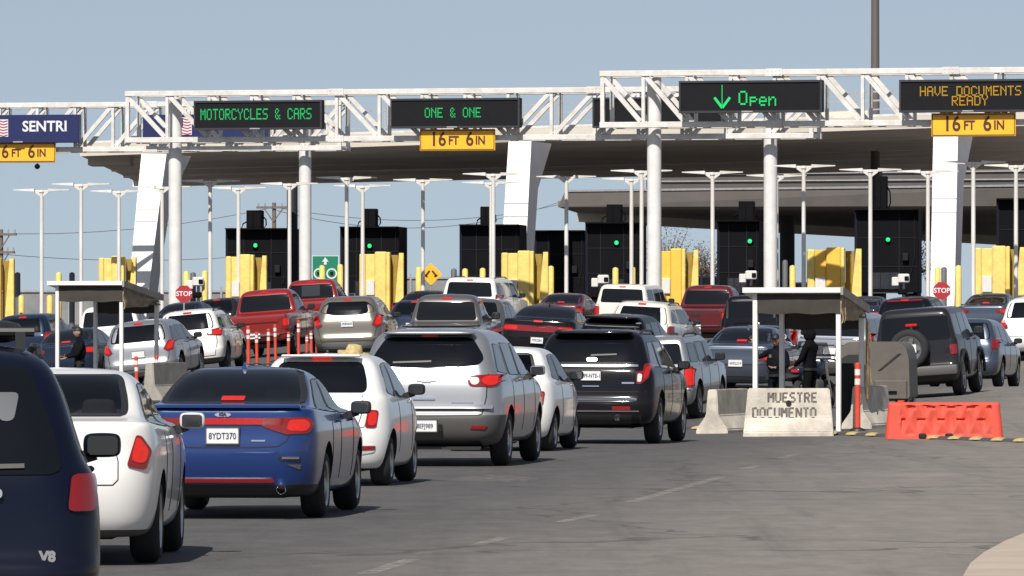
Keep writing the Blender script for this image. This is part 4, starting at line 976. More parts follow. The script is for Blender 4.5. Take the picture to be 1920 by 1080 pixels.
# off-roader with the spare wheel
c = gen('wrangler', 'box', 'off_roader', 'dark grey boxy off-roader carrying a spare wheel on its back', 'off-roader', DGREY, yaw=11, L=4.3, W=1.80, style='five', plate=False, brake=False, tyre_r=.40, tail=[(.70, .86), (.84, .86), (.84, 1.06), (.70, 1.06)], lit_on=False, bumper_mat=BLACK, bumper=.62,
        rw=[(-.70, 1.17), (.74, 1.17), (.66, 1.66), (-.66, 1.66)])
tm, rm = wheel_meshes(.40, 'five')
sp = bpy.data.objects.new('spare_wheel', tm); sp.location = (-.10, -.13, 1.02); sp.rotation_euler = (0, 0, R(-90)); link(sp, c.root); link(bpy.data.objects.new('rim', rm), sp)
mb = MB(); mb.box((-.10, -.27, 1.02), (.32, .015, .17), bev=.006); mb.build('license_plate', PLATEW, c.root); 
mb = MB(); mb.box((-.04, -.06, 1.50), (.24, .1, .05), bev=.02); mb.build('high_brake_light', REDLIT, c.root)
mb = MB(); mb.bar((-.04, -.06, 1.2), (-.04, -.06, 1.5), .05); mb.build('brake_light_bracket', BLACK, c.root)
mb = MB(); mb.box((0, -.08, .55), (1.72, .22, .2), bev=.04, seg=2); mb.build('rear_step_bumper', DARKGREY, c.root, smooth=True)
for sg in (1, -1):
    for ya in (.84 * 4.3 / 4.4, 3.5 * 4.3 / 4.4):
        mb = MB(); q = []
        for k in range(9):
            a = math.pi * (k / 8); q.append((sg * .905, ya + math.cos(a) * .52, .42 + math.sin(a) * .50))
        mb.tube(q, .035, 8); mb.build('fender_flare', BLACK, c.root, smooth=True)
c = gen('rav4', 'suv', 'suv', 'silver-blue crossover with bright tail light right of the off-roader', 'suv', SLATE, L=4.6, W=1.85, yaw=12, plate=False, tail=[(.72, .93), (.88, .93), (.9, 1.1), (.82, 1.2), (.74, 1.15)])
c = gen('blacksuv', 'suv', 'suv', 'black SUV with a wide red high brake light beyond the off-roader', 'suv', BLACKP, L=4.7, W=1.9, plate=False, brake=(0, 1.615))
rp(c, rectp(-.5, .5, 1.60, 1.62), 'brake_light_strip', REDDIM, r=.005, off=.015, nr=2)
c = gen('greysedan', 'sedan', 'sedan', 'grey-blue sedan near the right edge beneath the stop sign', 'sedan', SLATE, L=4.7, plate=False)
c = gen('whitesuv', 'suv', 'suv', 'white SUV cut off by the right edge, lower of the two white ones', 'suv', WHITE, L=4.7, W=1.9, plate=False)
c = gen('whitetruck', 'pickup', 'pickup_truck', 'white pickup cab at the right edge beside the yellow crash block', 'pickup truck', WHITE, L=5.8, plate=False, lit_on=False)
c = gen('darkcar', 'sedan', 'sedan', 'dark blue sedan roof between the right booth awning and yellow block', 'sedan', DBLUE, L=4.6, plate=False)
# ------------------------------------------------------------------ materials of the border station
STEEL = mat('white_steel', (.66, .65, .635), rough=.45, col2=(.50, .465, .42), vscale=2.2, rvar=.1)
STEELG = mat('galvanised', (.38, .38, .385), rough=.45, metal=.4, var=.2, vscale=5)
POST = mat('grey_post', (.66, .65, .64), rough=.5, var=.15, vscale=2.)
SIGNBLK = mat('sign_black', (.009, .009, .011), rough=.6, spec=.15, var=.2, vscale=4)
SIGNBLUE = mat('sign_blue', (.012, .018, .085), rough=.4, var=.15, vscale=3)
YSIGN = mat('yellow_sign', (.90, .42, .02), rough=.45, var=.06, vscale=3)
YSIGNTXT = mat('sign_ink', (.05, .022, .01), rough=.6)
LEDG = mat('green_led', (.0, .25, .06), emit=(.03, .75, .2), es=.24, rough=.4)
LEDG2 = mat('bright_green_led', (.0, .3, .07), emit=(.03, .8, .2), es=.36, rough=.4)
LEDA = mat('amber_led', (.3, .16, .0), emit=(1., .55, .04), es=.14, rough=.4)
SIGNW = mat('sign_white', (.62, .62, .66), rough=.5)
CONC = mat('concrete', (.58, .525, .45), rough=.9, var=.42, vscale=2.2, bump=.25, bscale=30, rvar=.05)
CONCD = mat('old_concrete', (.34, .315, .28), rough=.9, var=.35, vscale=2.5, bump=.25, bscale=30)
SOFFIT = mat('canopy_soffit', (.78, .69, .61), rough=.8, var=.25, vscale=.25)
FASCIA = mat('canopy_fascia', (.55, .50, .43), rough=.7, var=.15, vscale=.4)
PYLON = mat('pylon_white', (.80, .77, .74), rough=.6, var=.10, vscale=.8)
YBLOCK = mat('yellow_block', (.80, .60, .17), rough=.6, col2=(.62, .44, .12), vscale=3.5, bump=.15, bscale=12, dirt=.25)
YBLOCK2 = mat('deep_yellow', (.80, .47, .06), rough=.55, var=.1, vscale=3)
BOOTH = mat('booth_black', (.005, .005, .0065), rough=.7, spec=.08, var=.25, vscale=1.5)
BOOTHG = mat('booth_glass', (.035, .038, .046), rough=.25, spec=.3, var=.5, vscale=1.5)
BTRIM = mat('booth_trim', (.010, .0105, .013), rough=.6, spec=.2)
WBOX = mat('white_cabinet', (.62, .61, .59), rough=.5, var=.1, vscale=5)
ORANGE = mat('orange_plastic', (.60, .058, .030), rough=.6, spec=.25, col2=(.44, .055, .034), vscale=4, dirt=.12)
BANDW = mat('reflective_band', (.72, .64, .6), rough=.4, var=.15, vscale=20)
BROWN = mat('brown_canvas', (.042, .035, .029), rough=.85, var=.25, vscale=3, bump=.3, bscale=5)
TARP = mat('tan_tarp', (.36, .26, .15), rough=.6, var=.55, vscale=3.5, bump=1., bscale=3.5)
GREYTARP = mat('taupe_tarp', (.105, .090, .076), rough=.6, var=.25, vscale=2., bump=.6, bscale=2.5)
SHEDW = mat('shed_white', (.74, .72, .68), rough=.6, var=.15, vscale=4)
WOOD = mat('pole_wood', (.16, .13, .11), rough=.9, var=.3, vscale=4)
GREENSIGN = mat('green_sign', (.01, .17, .10), rough=.4)
STOPRED = mat('stop_red', (.34, .018, .025), rough=.45)
LANE = R(13)          # lanes point 13 degrees to the right up here
def fwd(a=LANE): return Vector((math.sin(a), math.cos(a), 0))
def rgt(a=LANE): return Vector((math.cos(a), -math.sin(a), 0))

# ------------------------------------------------------------------ LED letters
DOT = {'A': '0111010001100011111110001100011000', 'B': '', 'C': '01110100011000010000100001000101110', 'D': '11110100011000110001100011000111110', 'E': '11111100001000011110100001000011111',
 'H': '10001100011000111111100011000110001', 'I': '01110001000010000100001000010001110', 'L': '10000100001000010000100001000011111', 'M': '10001110111010110101100011000110001', 'N': '10001110011010110011100011000110001',
 'O': '01110100011000110001100011000101110', 'P': '11110100011000111110100001000010000', 'R': '11110100011000111110101001001010001', 'S': '01111100001000001110000010000111110', 'T': '11111001000010000100001000010000100',
 'U': '10001100011000110001100011000101110', 'V': '10001100011000110001100010101000100', 'Y': '10001100010101000100001000010000100', '&': '01100100101010001000101011001001101',
 'p': '00000000001111010001111101000010000', 'e': '00000000000111010001111111000001110', 'n': '00000000001011011001100011000110001', 'O2': '', ' ': '0' * 35}
DOT['A'] = '01110100011000111111100011000110001'
def led_text(txt, cx, cz, y, cw, h, mb):
    n = len(txt); pw = cw / 6.0; ph = h / 7.0; x0 = cx - n * cw / 2
    for i, ch in enumerate(txt):
        g = DOT[ch]
        for r in range(7):
            for c in range(5):
                if g[r * 5 + c] == '1':
                    mb.box((x0 + i * cw + (c + .5) * pw, y, cz + h / 2 - (r + .5) * ph), (pw * .88, .012, ph * .88))

# ------------------------------------------------------------------ sign gantries
def gantry(label, pl, sl, pr, sr, rows, posts, panel_dir, ext=0., depth=1.35):
    """pl,pr = px of left/right end; rows = (top,bottom) px at left end; local frame: x along, y back, z up from the ground under the left end"""
    a = P(pl, 0, sl); b = P(pr, 0, sr); zt = CH + (HZ - rows[0]) / sl; zb = CH + (HZ - rows[1]) / sl
    ang = math.atan2(b.y - a.y, b.x - a.x); ln = Vector((b.x - a.x, b.y - a.y)).length
    root = empty('sign_gantry', (a.x, a.y, gz(a.x, a.y)), ang, label, 'sign gantry', 'white truss sign gantries over the lanes')
    z0 = root.location.z; zt -= z0; zb -= z0; c = .19
    for yy in (0, depth):
        for z in (zt - c / 2, zb + c / 2):
            mb = MB(); mb.box((ln / 2, yy, z), (ln, c, c), bev=.012); mb.build('chord', STEEL, root)
    n = max(2, round(ln / 1.52)); st = ln / n
    def member(nm, p0, p1, w_, h_=None):
        mb = MB(); mb.bar(p0, p1, w_, h_); mb.build(nm, STEEL, root)
    for i in range(n + 1):
        x = min(max(i * st, .09), ln - .09)
        for k, yy in enumerate((0, depth)): member('truss_vertical', (x, yy, zb + c), (x, yy, zt - c), .13 if i in (0, n) else .11)
        for z in (zt - .07, zb + .07): member('cross_strut', (x, .09, z), (x, depth - .09, z), .08)
    for i in range(n):
        x0, x1 = i * st + .1, (i + 1) * st - .1
        d = panel_dir(i / n)
        for k, yy in enumerate((0, depth)):
            if d > 0: member('truss_diagonal', (x0, yy, zt - c - .02), (x1, yy, zb + c + .02), .10, .15)
            else: member('truss_diagonal', (x0, yy, zb + c + .02), (x1, yy, zt - c - .02), .10, .15)
        member('lateral_brace', (x0, .1, zb + .06), (x1, depth - .1, zb + .06), .07); member('lateral_brace', (x0, .1, zt - .06), (x1, depth - .1, zt - .06), .07)
    # splice plates with bolts
    for sx_ in (.33, .66):
        x = round(sx_ * n) * st
        for z in (zt - c / 2, zb + c / 2):
            mb = MB(); mb.box((x, -.115, z), (.55, .03, .24))
            for q in range(4):
                for w_ in (-1, 1): mb.cyl((x - .2 + q * .13, -.14, z + w_ * .06), (x - .2 + q * .13, -.12, z + w_ * .06), .03, n=6)
            mb.build('splice_plate', STEEL, root)
    for px in posts:
        s = sl + (sr - sl) * (px - pl) / (pr - pl); w = P(px, 0, s); x = (Vector((w.x - a.x, w.y - a.y)).dot(Vector((math.cos(ang), math.sin(ang)))))
        wp = root.matrix_basis @ Vector((x, depth / 2, 0)); g = gz(wp.x, wp.y) - z0
        mb = MB(); mb.cyl((x, depth / 2, g - .1), (x, depth / 2, zt - .2), .235, n=28); po = mb.build('post', POST, root, smooth=True)
        mb = MB(); mb.cyl((x, depth / 2, g - .1), (x, depth / 2, g + .55), .36, .34, n=24); mb.build('post_footing', CONC, po, smooth=True)
    root['zb'] = zb
    del root['zb']
    return root, a, ang, z0, sl, sr, pl, pr, zb, zt
def on_gantry(G, px, py):
    root, a, ang, z0, sl, sr, pl, pr, zb, zt = G
    s = sl + (sr - sl) * (px - pl) / (pr - pl); w = P(px, py, s)
    x = Vector((w.x - a.x, w.y - a.y)).dot(Vector((math.cos(ang), math.sin(ang))))
    return x, w.z - z0, s
def hung(G, name, label, cat, x0, x1, y0, y1, m, th=.34, off=-.22, group=None):
    """a sign box on the front of gantry G given by its photo rectangle; returns (root empty, cx, cz, w, h, front y)"""
    root, a, ang, z0, *_ = G
    xl, zt_, s = on_gantry(G, x0, y0); xr, zb_, s = on_gantry(G, x1, y1); cx, cz, w_, h_ = (xl + xr) / 2, (zt_ + zb_) / 2, xr - xl, zt_ - zb_
    o = root.matrix_basis @ Vector((cx, off, cz - h_ / 2)); e = empty(name, o, ang, label, cat, group)
    mb = MB(); mb.box((0, -th / 2, h_ / 2), (w_, th, h_), bev=.02); mb.build('housing', m, e)
    return e, w_, h_, -th
def vms(G, label, x0, x1, y0, y1, lines, m=SIGNBLK):
    e, w_, h_, fy = hung(G, 'message_sign', label, 'electronic sign', x0, x1, y0, y1, m, group='electronic lane signs on the gantries')
    ppm = (x1 - x0) / w_
    mb = MB()
    for (cx, cz, ww, hh) in ((0, h_ - .035, w_, .07), (0, .035, w_, .07), (-w_ / 2 + .035, h_ / 2, .07, h_ - .14), (w_ / 2 - .035, h_ / 2, .07, h_ - .14)): mb.box((cx, fy - .02, cz), (ww - .01, .04, hh))
    mb.build('bezel', mat('sign_edge', (.03, .03, .036), rough=.4), e)
    mb = MB(); mb.box((-.1, fy - .03, .03), (.38, .05, .05), bev=.01); mb.build('sensor', STEELG, e)
    for txt, cpx, cpy, cw, hh, mm in lines:
        for i_, ch_ in enumerate(txt):
            if ch_ == ' ': continue
            mb = MB(); led_text(ch_, (cpx + (i_ - (len(txt) - 1) / 2) * cw - (x0 + x1) / 2) / ppm, (y1 - cpy) / ppm, fy - .008, cw / ppm, hh / ppm, mb); mb.build('led_letter', mm, e)
    return e, ppm, fy, h_
def clearance(G, label, x0, x1, y0, y1):
    e, w_, h_, fy = hung(G, 'clearance_sign', label, 'clearance sign', x0, x1, y0, y1, YSIGN, th=.06, off=-.30, group='yellow clearance signs under the gantries')
    mb = MB()
    for (cx, cz, ww, hh) in ((0, h_ - .05, w_ - .06, .025), (0, .05, w_ - .06, .025), (-w_ / 2 + .04, h_ / 2, .025, h_ - .1), (w_ / 2 - .04, h_ / 2, .025, h_ - .1)): mb.box((cx, fy - .004, cz), (ww, .012, hh))
    mb.build('border_line', YSIGNTXT, e)
    for t, x, sz, dz in (('16', -.255, .50, 0), ('FT', -.05, .30, -.055), ('6', .165, .50, 0), ('IN', .305, .30, -.055)):
        vs, fs = text_verts(t, h_ * sz * 1.8, sx=.86, bold=.012); mb = MB(); mb.add([v + Vector((x * w_, fy - .012, h_ * .52 + dz * h_)) for v in vs], fs); mb.build('sign_lettering', YSIGNTXT, e)
    for x in (-.3, .3): mb = MB(); mb.bar((x * w_, .05, h_ * .6), (x * w_, .05, h_ + .35), .08); mb.build('hanger', STEELG, e)
    return e

G1 = gantry('white truss gantry carrying the ONE & ONE and motorcycles signs', 235, 53., 1526, 54.35, (171, 268), (318, 1437), lambda t: 1 if t < .55 else -1)
G2 = gantry('white truss gantry carrying the green Open sign, nearest at upper right', 1125, 56.9, 2120, 58.0, (133, 240), (1218, 2040), lambda t: 1 if t < .72 else -1)
G0 = gantry('white truss gantry carrying the blue SENTRI signs, farthest at upper left', -420, 48.6, 641, 49.5, (196, 288), (564, -330), lambda t: 1 if t < .25 else -1)
vms(G1, 'black electronic sign reading MOTORCYCLES & CARS in green', 372, 612, 190, 243, [('MOTORCYCLES & CARS', 489.5, 215, 11.65, 20, LEDG)])
vms(G1, 'black electronic sign reading ONE & ONE in green above a yellow clearance sign', 740, 982, 186, 240, [('ONE & ONE', 858, 212, 11.9, 18, LEDG)])
vms(G1, 'switched-off black electronic sign behind the left end of the nearest gantry', 1118, 1362, 184, 239, [])
e, ppm, fy, h_ = vms(G2, 'black electronic sign with a green down arrow and the word Open', 1280, 1548, 153, 211, [('O', 1402, 184, 20, 26, LEDG2), ('pen', 1439, 187, 17.5, 24, LEDG2)])
mb = MB(); ax = (1361.5 - 1414) / ppm; az_ = lambda py: (211 - py) / ppm
mb.bar((ax, fy - .01, az_(160)), (ax, fy - .01, az_(198)), .02, .075); mb.bar((ax - .26, fy - .01, az_(183)), (ax, fy - .01, az_(202)), .02, .085); mb.bar((ax + .26, fy - .01, az_(183)), (ax, fy - .01, az_(202)), .02, .085)
mb.build('led_arrow', LEDG2, e)
vms(G2, 'black electronic sign reading HAVE DOCUMENTS READY in amber', 1692, 1962, 151, 210, [('HAVE DOCUMENTS', 1827, 171, 13.7, 18, LEDA), ('READY', 1826, 189, 14., 18, LEDA)])
clearance(G1, 'yellow 16 FT 6 IN clearance sign below the ONE & ONE sign', 792, 933, 243, 283)
clearance(G2, 'yellow 16 FT 6 IN clearance sign below the amber documents sign', 1750, 1908, 213, 256)
clearance(G0, 'yellow 16 FT 6 IN clearance sign below the blue SENTRI sign', -25, 109, 268, 305)
def flag(e, cx, cz, w_, h_, fy):
    mb = MB(); mb.box((cx, fy - .01, cz), (w_, .02, h_)); f = mb.build('flag_panel', SIGNW, e)
    mb = MB()
    for i in range(6):
        z = cz + h_ * (.42 - i * .165); mb.prism([(cx - w_ * .47, fy - .026, z - .02), (cx - w_ * .1, fy - .026, z + .03), (cx + w_ * .2, fy - .026, z - .02), (cx + w_ * .47, fy - .026, z + .025), (cx + w_ * .47, fy - .026, z - .022), (cx + w_ * .2, fy - .026, z - .065), (cx - w_ * .1, fy - .026, z - .015), (cx - w_ * .47, fy - .026, z - .065)], (0, .012, 0))
    mb.build('flag_stripes', STOPRED, f)
    mb = MB(); mb.box((cx - w_ * .27, fy - .035, cz + h_ * .22), (w_ * .42, .02, h_ * .5)); mb.build('flag_canton', SIGNBLUE, f)
e, w_, h_, fy = hung(G0, 'lane_sign', 'blue sign with a flag panel and the word SENTRI, upper left', 'lane sign', -90, 156, 217, 268, SIGNBLUE, group='blue lane signs')
flag(e, (9 - 33) * w_ / 246, h_ * .53, .62, .66, fy)
vs, fs = text_verts('SENTRI', .56, bold=.012); mb = MB(); mb.add([v + Vector(((92 - 33) * w_ / 246, fy - .012, h_ * .57)) for v in vs], fs); mb.build('sign_lettering', SIGNW, e)
mb = MB(); mb.box((.2, fy - .03, .04), (.38, .05, .05)); mb.build('sensor', STEELG, e)
e, w_, h_, fy = hung(G0, 'lane_sign', 'blue sign with a flag panel behind the MOTORCYCLES & CARS sign', 'lane sign', 275, 510, 216, 258, SIGNBLUE, group='blue lane signs')
flag(e, (352 - 392) * w_ / 235, h_ * .5, .62, .66, fy)
# cameras hanging below the clearance sign on the left
for G, px, py in ((G0, 74, 306),):
    x, z, s = on_gantry(G, px, py); o = G[0].matrix_basis @ Vector((x, -.3, z)); mb = MB(); mb.lathe([(0, .001), (-.08, .1), (-.16, .11), (-.22, .06), (-.24, .001)], 'Z', 14); tag(mb.build('dome_camera', BOOTH, loc=o, smooth=True), 'small dark dome camera under the left yellow clearance sign', 'camera')

# ------------------------------------------------------------------ canopies
def quad_slab(name, pts, th, m, parent=None):
    """pts: 4 world points (front-left, front-right, back-right, back-left) of the underside"""
    mb = MB(); mb.prism([Vector(p) for p in pts], (0, 0, th)); return mb.build(name, m, parent)
can = empty('canopy', (0, 270, 0), 0, 'long beige-edged canopy roof spanning the inspection lanes', 'canopy')
can.location.z = gz(0, 270)
def rel(e, p): return Vector(p) - e.location
FL = P(150, 292, 46.3); FR = P(1960, 232, 48.6); BL = P(250, 338, 40.6); BR = P(1960, 302, 42.2)
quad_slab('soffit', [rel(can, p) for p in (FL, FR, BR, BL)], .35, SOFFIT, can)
up = Vector((0, 0, 1))
mb = MB(); f0, f1 = rel(can, FL) + Vector((0, -.06, -.02)), rel(can, FR) + Vector((0, -.06, -.02)); mb.prism([f0, f1, f1 + up * .50, f0 + up * .50], (0, .055, 0)); mb.build('fascia', FASCIA, can)
mb = MB(); mb.prism([f0 + up * .505, f1 + up * .505, f1 + up * .60, f0 + up * .60], (0, .4, 0)); mb.build('roof_edge', STEEL, can)
# downstand beams and joints across the soffit
for t, hgt, wd in ((.25, .04, .9), (.55, .06, .7), (.78, .10, 1.0), (.985, .32, .5)):
    a_ = rel(can, FL).lerp(rel(can, BL), t); b_ = rel(can, FR).lerp(rel(can, BR), t)
    mb = MB(); mb.prism([a_ - up * hgt, b_ - up * hgt, b_ - up * .003, a_ - up * .003], (0, wd, 0)); mb.build('beam', SOFFIT, can)
# stepped left end
tip = rel(can, FL); mb = MB(); mb.box(tip + Vector((1.1, 2.6, -.1)), (1.7, 3., .5)); mb.build('end_block', FASCIA, can)
# roof railing
for h in (.9, 1.25, 1.6):
    mb = MB(); mb.bar(f0 + Vector((3, 3, h)), f1 + Vector((0, 3, h)), .07 if h > 1 else .05); mb.build('rail', STEELG, can)
nP = 16; mb_ = None
for i in range(nP):
    q = (f0 + Vector((3, 3, .5))).lerp(f1 + Vector((0, 3, .5)), i / (nP - 1)); mb = MB(); mb.bar(q, q + up * 1.15, .06); mb.build('rail_post', STEELG, can)
# roof plant seen through the trusses
for i, (px, py, w_) in enumerate(((470, 265, 3.), (870, 255, 2.4), (1300, 250, 3.2), (1580, 235, 2.6))):
    p = rel(can, P(px, py, 46)); mb = MB(); mb.box(p + Vector((0, 6, .3)), (w_, 2, .9), bev=.03); mb.build('roof_unit', FASCIA if i % 2 else STEELG, can)

# second, lower canopy further back
can2 = empty('canopy', (0, 0, 0), 0, 'lower dark canopy behind, above the right-hand booths', 'canopy'); 
c0 = P(1046, 386, 38); can2.location = (c0.x, c0.y, gz(c0.x, c0.y))
A = P(1046, 388, 37.5); B_ = P(2050, 386, 39.); Cc = P(2050, 452, 31.); Dd = P(1082, 399, 31.)
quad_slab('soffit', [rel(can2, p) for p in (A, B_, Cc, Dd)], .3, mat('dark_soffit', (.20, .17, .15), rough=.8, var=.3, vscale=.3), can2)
mb = MB(); f0_, f1_ = rel(can2, A), rel(can2, B_); mb.prism([f0_ + Vector((0, -.08, 0)), f1_ + Vector((0, -.08, 0)), f1_ + Vector((0, -.08, 1.0)), f0_ + Vector((.35, -.08, .75))], (0, .075, 0)); mb.build('fascia', mat('dark_fascia', (.085, .074, .068), rough=.7, var=.2, vscale=.6), can2)
q0, q1 = rel(can2, P(1216, 356, 36.5)), rel(can2, P(2050, 356, 37.5)); t0, t1 = rel(can2, P(1216, 311, 36.5)), rel(can2, P(2050, 296, 37.5))
mb = MB(); mb.prism([q0, q1, t1, t0], (0, 6, 0)); mb.build('upper_roof', mat('dark_fascia', (.085, .074, .068)), can2)
for z_ in (.35, .62): mb = MB(); mb.bar(q0.lerp(t0, z_) + Vector((0, -.08, 0)), q1.lerp(t1, z_) + Vector((0, -.08, 0)), .07); mb.build('roof_pipe', STEELG, can2)
mb = MB(); mb.bar(f0_ + Vector((.4, -.12, .8)), f1_ + Vector((0, -.12, 1.02)), .1); mb.build('edge_trim', STEELG, can2)
a_, b_ = rel(can2, Dd), rel(can2, Cc); mb = MB(); mb.prism([a_ + Vector((0, -1, -.55)), b_ + Vector((0, -1, -.55)), b_ + Vector((0, -1, .0)), a_ + Vector((0, -1, .0))], (0, .8, 0)); mb.build('rear_beam', FASCIA, can2)
rnd = random.Random(3)
for px, py, s in ((1145, 394, 35), (1248, 388, 36), (1290, 393, 36), (1370, 398, 35), (1690, 395, 36), (1735, 397, 36), (1850, 387, 37), (1895, 390, 37)):
    p = rel(can2, P(px, py, s)); mb = MB(); mb.box(p, (.32, .4, .16), bev=.02); l_ = mb.build('soffit_lamp', BOOTH if px < 1600 else STEELG, can2); mb = MB(); mb.bar(p + Vector((0, 0, .08)), p + Vector((0, 0, .6)), .05); mb.build('lamp_stem', BOOTH, l_)
for px0, px1, py, s in ((1330, 1420, 391, 34), (1480, 1640, 386, 34), (1530, 1620, 405, 33)):
    mb = MB(); mb.bar(rel(can2, P(px0, py, s)), rel(can2, P(px1, py, s)), .28); mb.build('duct', BOOTH, can2)
# round dark columns and the tall mast
for px, s, w_, y0 in ((1476, 36, .78, 378), (1642, 41, .62, 320), (548, 40.6, .5, 330)):
    p = P(px, y0, s); g = gz(p.x, p.y); mb = MB(); mb.cyl((0, 0, -.2), (0, 0, p.z - g), w_ / 2, n=20); tag(mb.build('canopy_column', mat('dark_column', (.02, .02, .024), rough=.6), smooth=True, loc=(p.x, p.y, g)), {1476: 'dark round column between the two right-hand gantry posts', 1642: 'dark column in line with the tall mast, above the right yellow block', 548: 'slim dark column just left of the second white gantry post'}[px], 'column')
p = P(1641, 0, 44.5); g = gz(p.x, p.y); mb = MB(); mb.cyl((0, 0, -.2), (0, 0, 22), .22, .14, n=16); tag(mb.build('mast', mat('mast_brown', (.085, .07, .068), rough=.6), smooth=True, loc=(p.x, p.y, g)), 'tall slim dark mast rising out of the top of the picture', 'mast')

# ------------------------------------------------------------------ leaning white pylons
for x0t, x1t, yt, x0b, x1b, s, lab in ((260, 309, 282, 244, 284, 48, 'white leaning pylon at the left end of the canopy'), (953, 997, 258, 938, 985, 48.5, 'white leaning pylon in the middle of the canopy'), (1755, 1802, 240, 1745, 1791, 49.5, 'white leaning pylon under the amber documents sign')):
    T0 = P((x0t + x1t) / 2, yt, s); B0 = P((x0b + x1b) / 2, 505, s); wt = (x1t - x0t) / s; wb = (x1b - x0b) / s
    f_, r_ = fwd(), rgt(); lean = 1.7
    g = gz(B0.x, B0.y); base = Vector((B0.x, B0.y, g))
    zt_ = T0.z - g; zb_ = B0.z - g
    # centre line in lane frame: top further along the lane; extrapolate to ground
    top_c = Vector((T0.x - base.x, 0, zt_)); 
    def sect(t, z, w_, d_):   # t: 0 bottom row,1 top row
        cx = (T0.x - B0.x) * t; c_ = Vector((cx, lean * t, z)); return [c_ - r_ * w_ / 2, c_ + r_ * w_ / 2, c_ + r_ * w_ / 2 + f_ * d_, c_ - r_ * w_ / 2 + f_ * d_]
    tg = -zb_ / (zt_ - zb_)
    secs = [sect(tg, -.2, wb * .98, 1.25), sect(0, zb_, wb, 1.35), sect(.62, zb_ + (zt_ - zb_) * .62, wb + (wt - wb) * .62, 1.6), sect(1, zt_ - .1, wt, 3.6)]
    mb = MB(); V = [v for q in secs for v in q]; Fs = [(0, 1, 2, 3), (15, 14, 13, 12)]
    for i in range(3):
        for k in range(4): Fs.append((i * 4 + k, i * 4 + (k + 1) % 4, i * 4 + 4 + (k + 1) % 4, i * 4 + 4 + k))
    mb.add(V, Fs); o = mb.build('pylon', PYLON, loc=base); tag(o, lab, 'pylon', 'white pylons holding up the canopy')
    for t_ in (.40, .50):
        mb = MB(); c1 = sect(t_, zb_ + (zt_ - zb_) * t_, wb + .02, .02); q = [c1[0] - f_ * .01, c1[1] - f_ * .01]; mb.prism([q[0], q[1], q[1] + up * .03, q[0] + up * .03], f_ * .03); mb.build('panel_joint', STEELG, o)

# ------------------------------------------------------------------ double-arm lamp posts
def lamp_post():
    r = empty('street_lamp', (0, 0, 0)); 
    mb = MB(); mb.cyl((0, 0, 0), (0, 0, 1.), .075, .068, n=12); mb.v = [(x, y, z) for x, y, z in mb.v]; pole = mb.build('pole', STEEL, r, smooth=True)
    hd = empty('head', (0, 0, 0)); COL.objects.unlink(hd); bpy.data.objects.remove(hd)
    mb = MB(); mb.cyl((0, 0, .0), (0, 0, .09), .1, .08, n=12)
    for sg in (1, -1): mb.add([(sg * .05, -.03, .02), (sg * .30, -.03, .03), (sg * .30, -.03, .07), (sg * .05, -.03, -.16), (sg * .05, .03, .02), (sg * .30, .03, .03), (sg * .30, .03, .07), (sg * .05, .03, -.16)], [(0, 1, 2), (0, 3, 1), (4, 6, 5), (4, 5, 7), (1, 3, 7, 5), (2, 1, 5, 6), (0, 2, 6, 4)])
    head = mb.build('bracket', STEEL, r)
    arms = []
    for sg in (1, -1):
        mb = MB(); mb.add([(sg * .26, -.15, .02), (sg * 1.06, -.10, .075), (sg * 1.06, .10, .075), (sg * .26, .15, .02), (sg * .26, -.15, .135), (sg * 1.06, -.10, .105), (sg * 1.06, .10, .105), (sg * .26, .15, .135)], [(0, 1, 2, 3), (7, 6, 5, 4), (0, 4, 5, 1), (1, 5, 6, 2), (2, 6, 7, 3), (3, 7, 4, 0)]); mb.bar((sg * .05, 0, .05), (sg * .4, 0, .055), .07)
        a = mb.build('luminaire', STEEL, r); arms.append(a)
    return r, pole, head, arms
LP_, pole_, head_, arms_ = lamp_post()
lamps = [(78, 358, 50.5), (152, 347, 52), (223, 360, 50), (304, 352, 51), (394, 341, 52.5), (447, 354, 50.5), (543, 346, 51.5), (650, 335, 53), (680, 350, 51), (793, 339, 52.5), (925, 328, 54), (921, 344, 51.8), (1062, 333, 53), (1184, 337, 52), (1203, 322, 54.5), (1336, 325, 54), (1456, 331, 53), (1507, 313, 56), (1632, 320, 55), (1740, 323, 54), (1825, 306, 57.5), (1905, 312, 56)]
side_word = ['farthest left, single row', 'second from the left, taller', 'left of the leaning left pylon', 'hidden between the left pylon and the first gantry post', 'right of the first gantry post, taller', 'in front of the leftmost black booth', 'just left of the second gantry post', 'left of the second black booth, taller', 'in front of the second black booth', 'beside the yellow diamond sign', 'left of the middle pylon, taller', 'behind the taller lamp left of the middle pylon', 'right of the middle pylon', 'left of the nearest gantry post', 'hidden behind the nearest gantry post', 'between the two right-hand gantry posts', 'just right of the fourth gantry post', 'tall one left of the right yellow block', 'in line with the tall mast', 'touching the right pylon on its left', 'tallest, right of the right pylon', 'at the right edge of the photo']
for i, (px, py, s) in enumerate(lamps):
    p = P(px, py, s); g = gz(p.x, p.y); 
    if i == 0: r = LP_; parts_ = [pole_, head_] + arms_
    else:
        r = LP_.copy(); COL.objects.link(r); parts_ = []
        for o in [pole_, head_] + arms_: c_ = o.copy(); COL.objects.link(c_); c_.parent = r; parts_.append(c_)
    hgt = p.z - g
    r.location = (p.x, p.y, g); r.rotation_euler = (0, 0, -LANE * .4)
    parts_[0].scale = (1, 1, hgt); parts_[0].location = (0, 0, 0)
    for o in parts_[1:]: o.location = (0, 0, hgt - .05)
    tag(r, 'white double-arm lamp post ' + side_word[i], 'lamp post', 'double-arm lamp posts over the lanes')

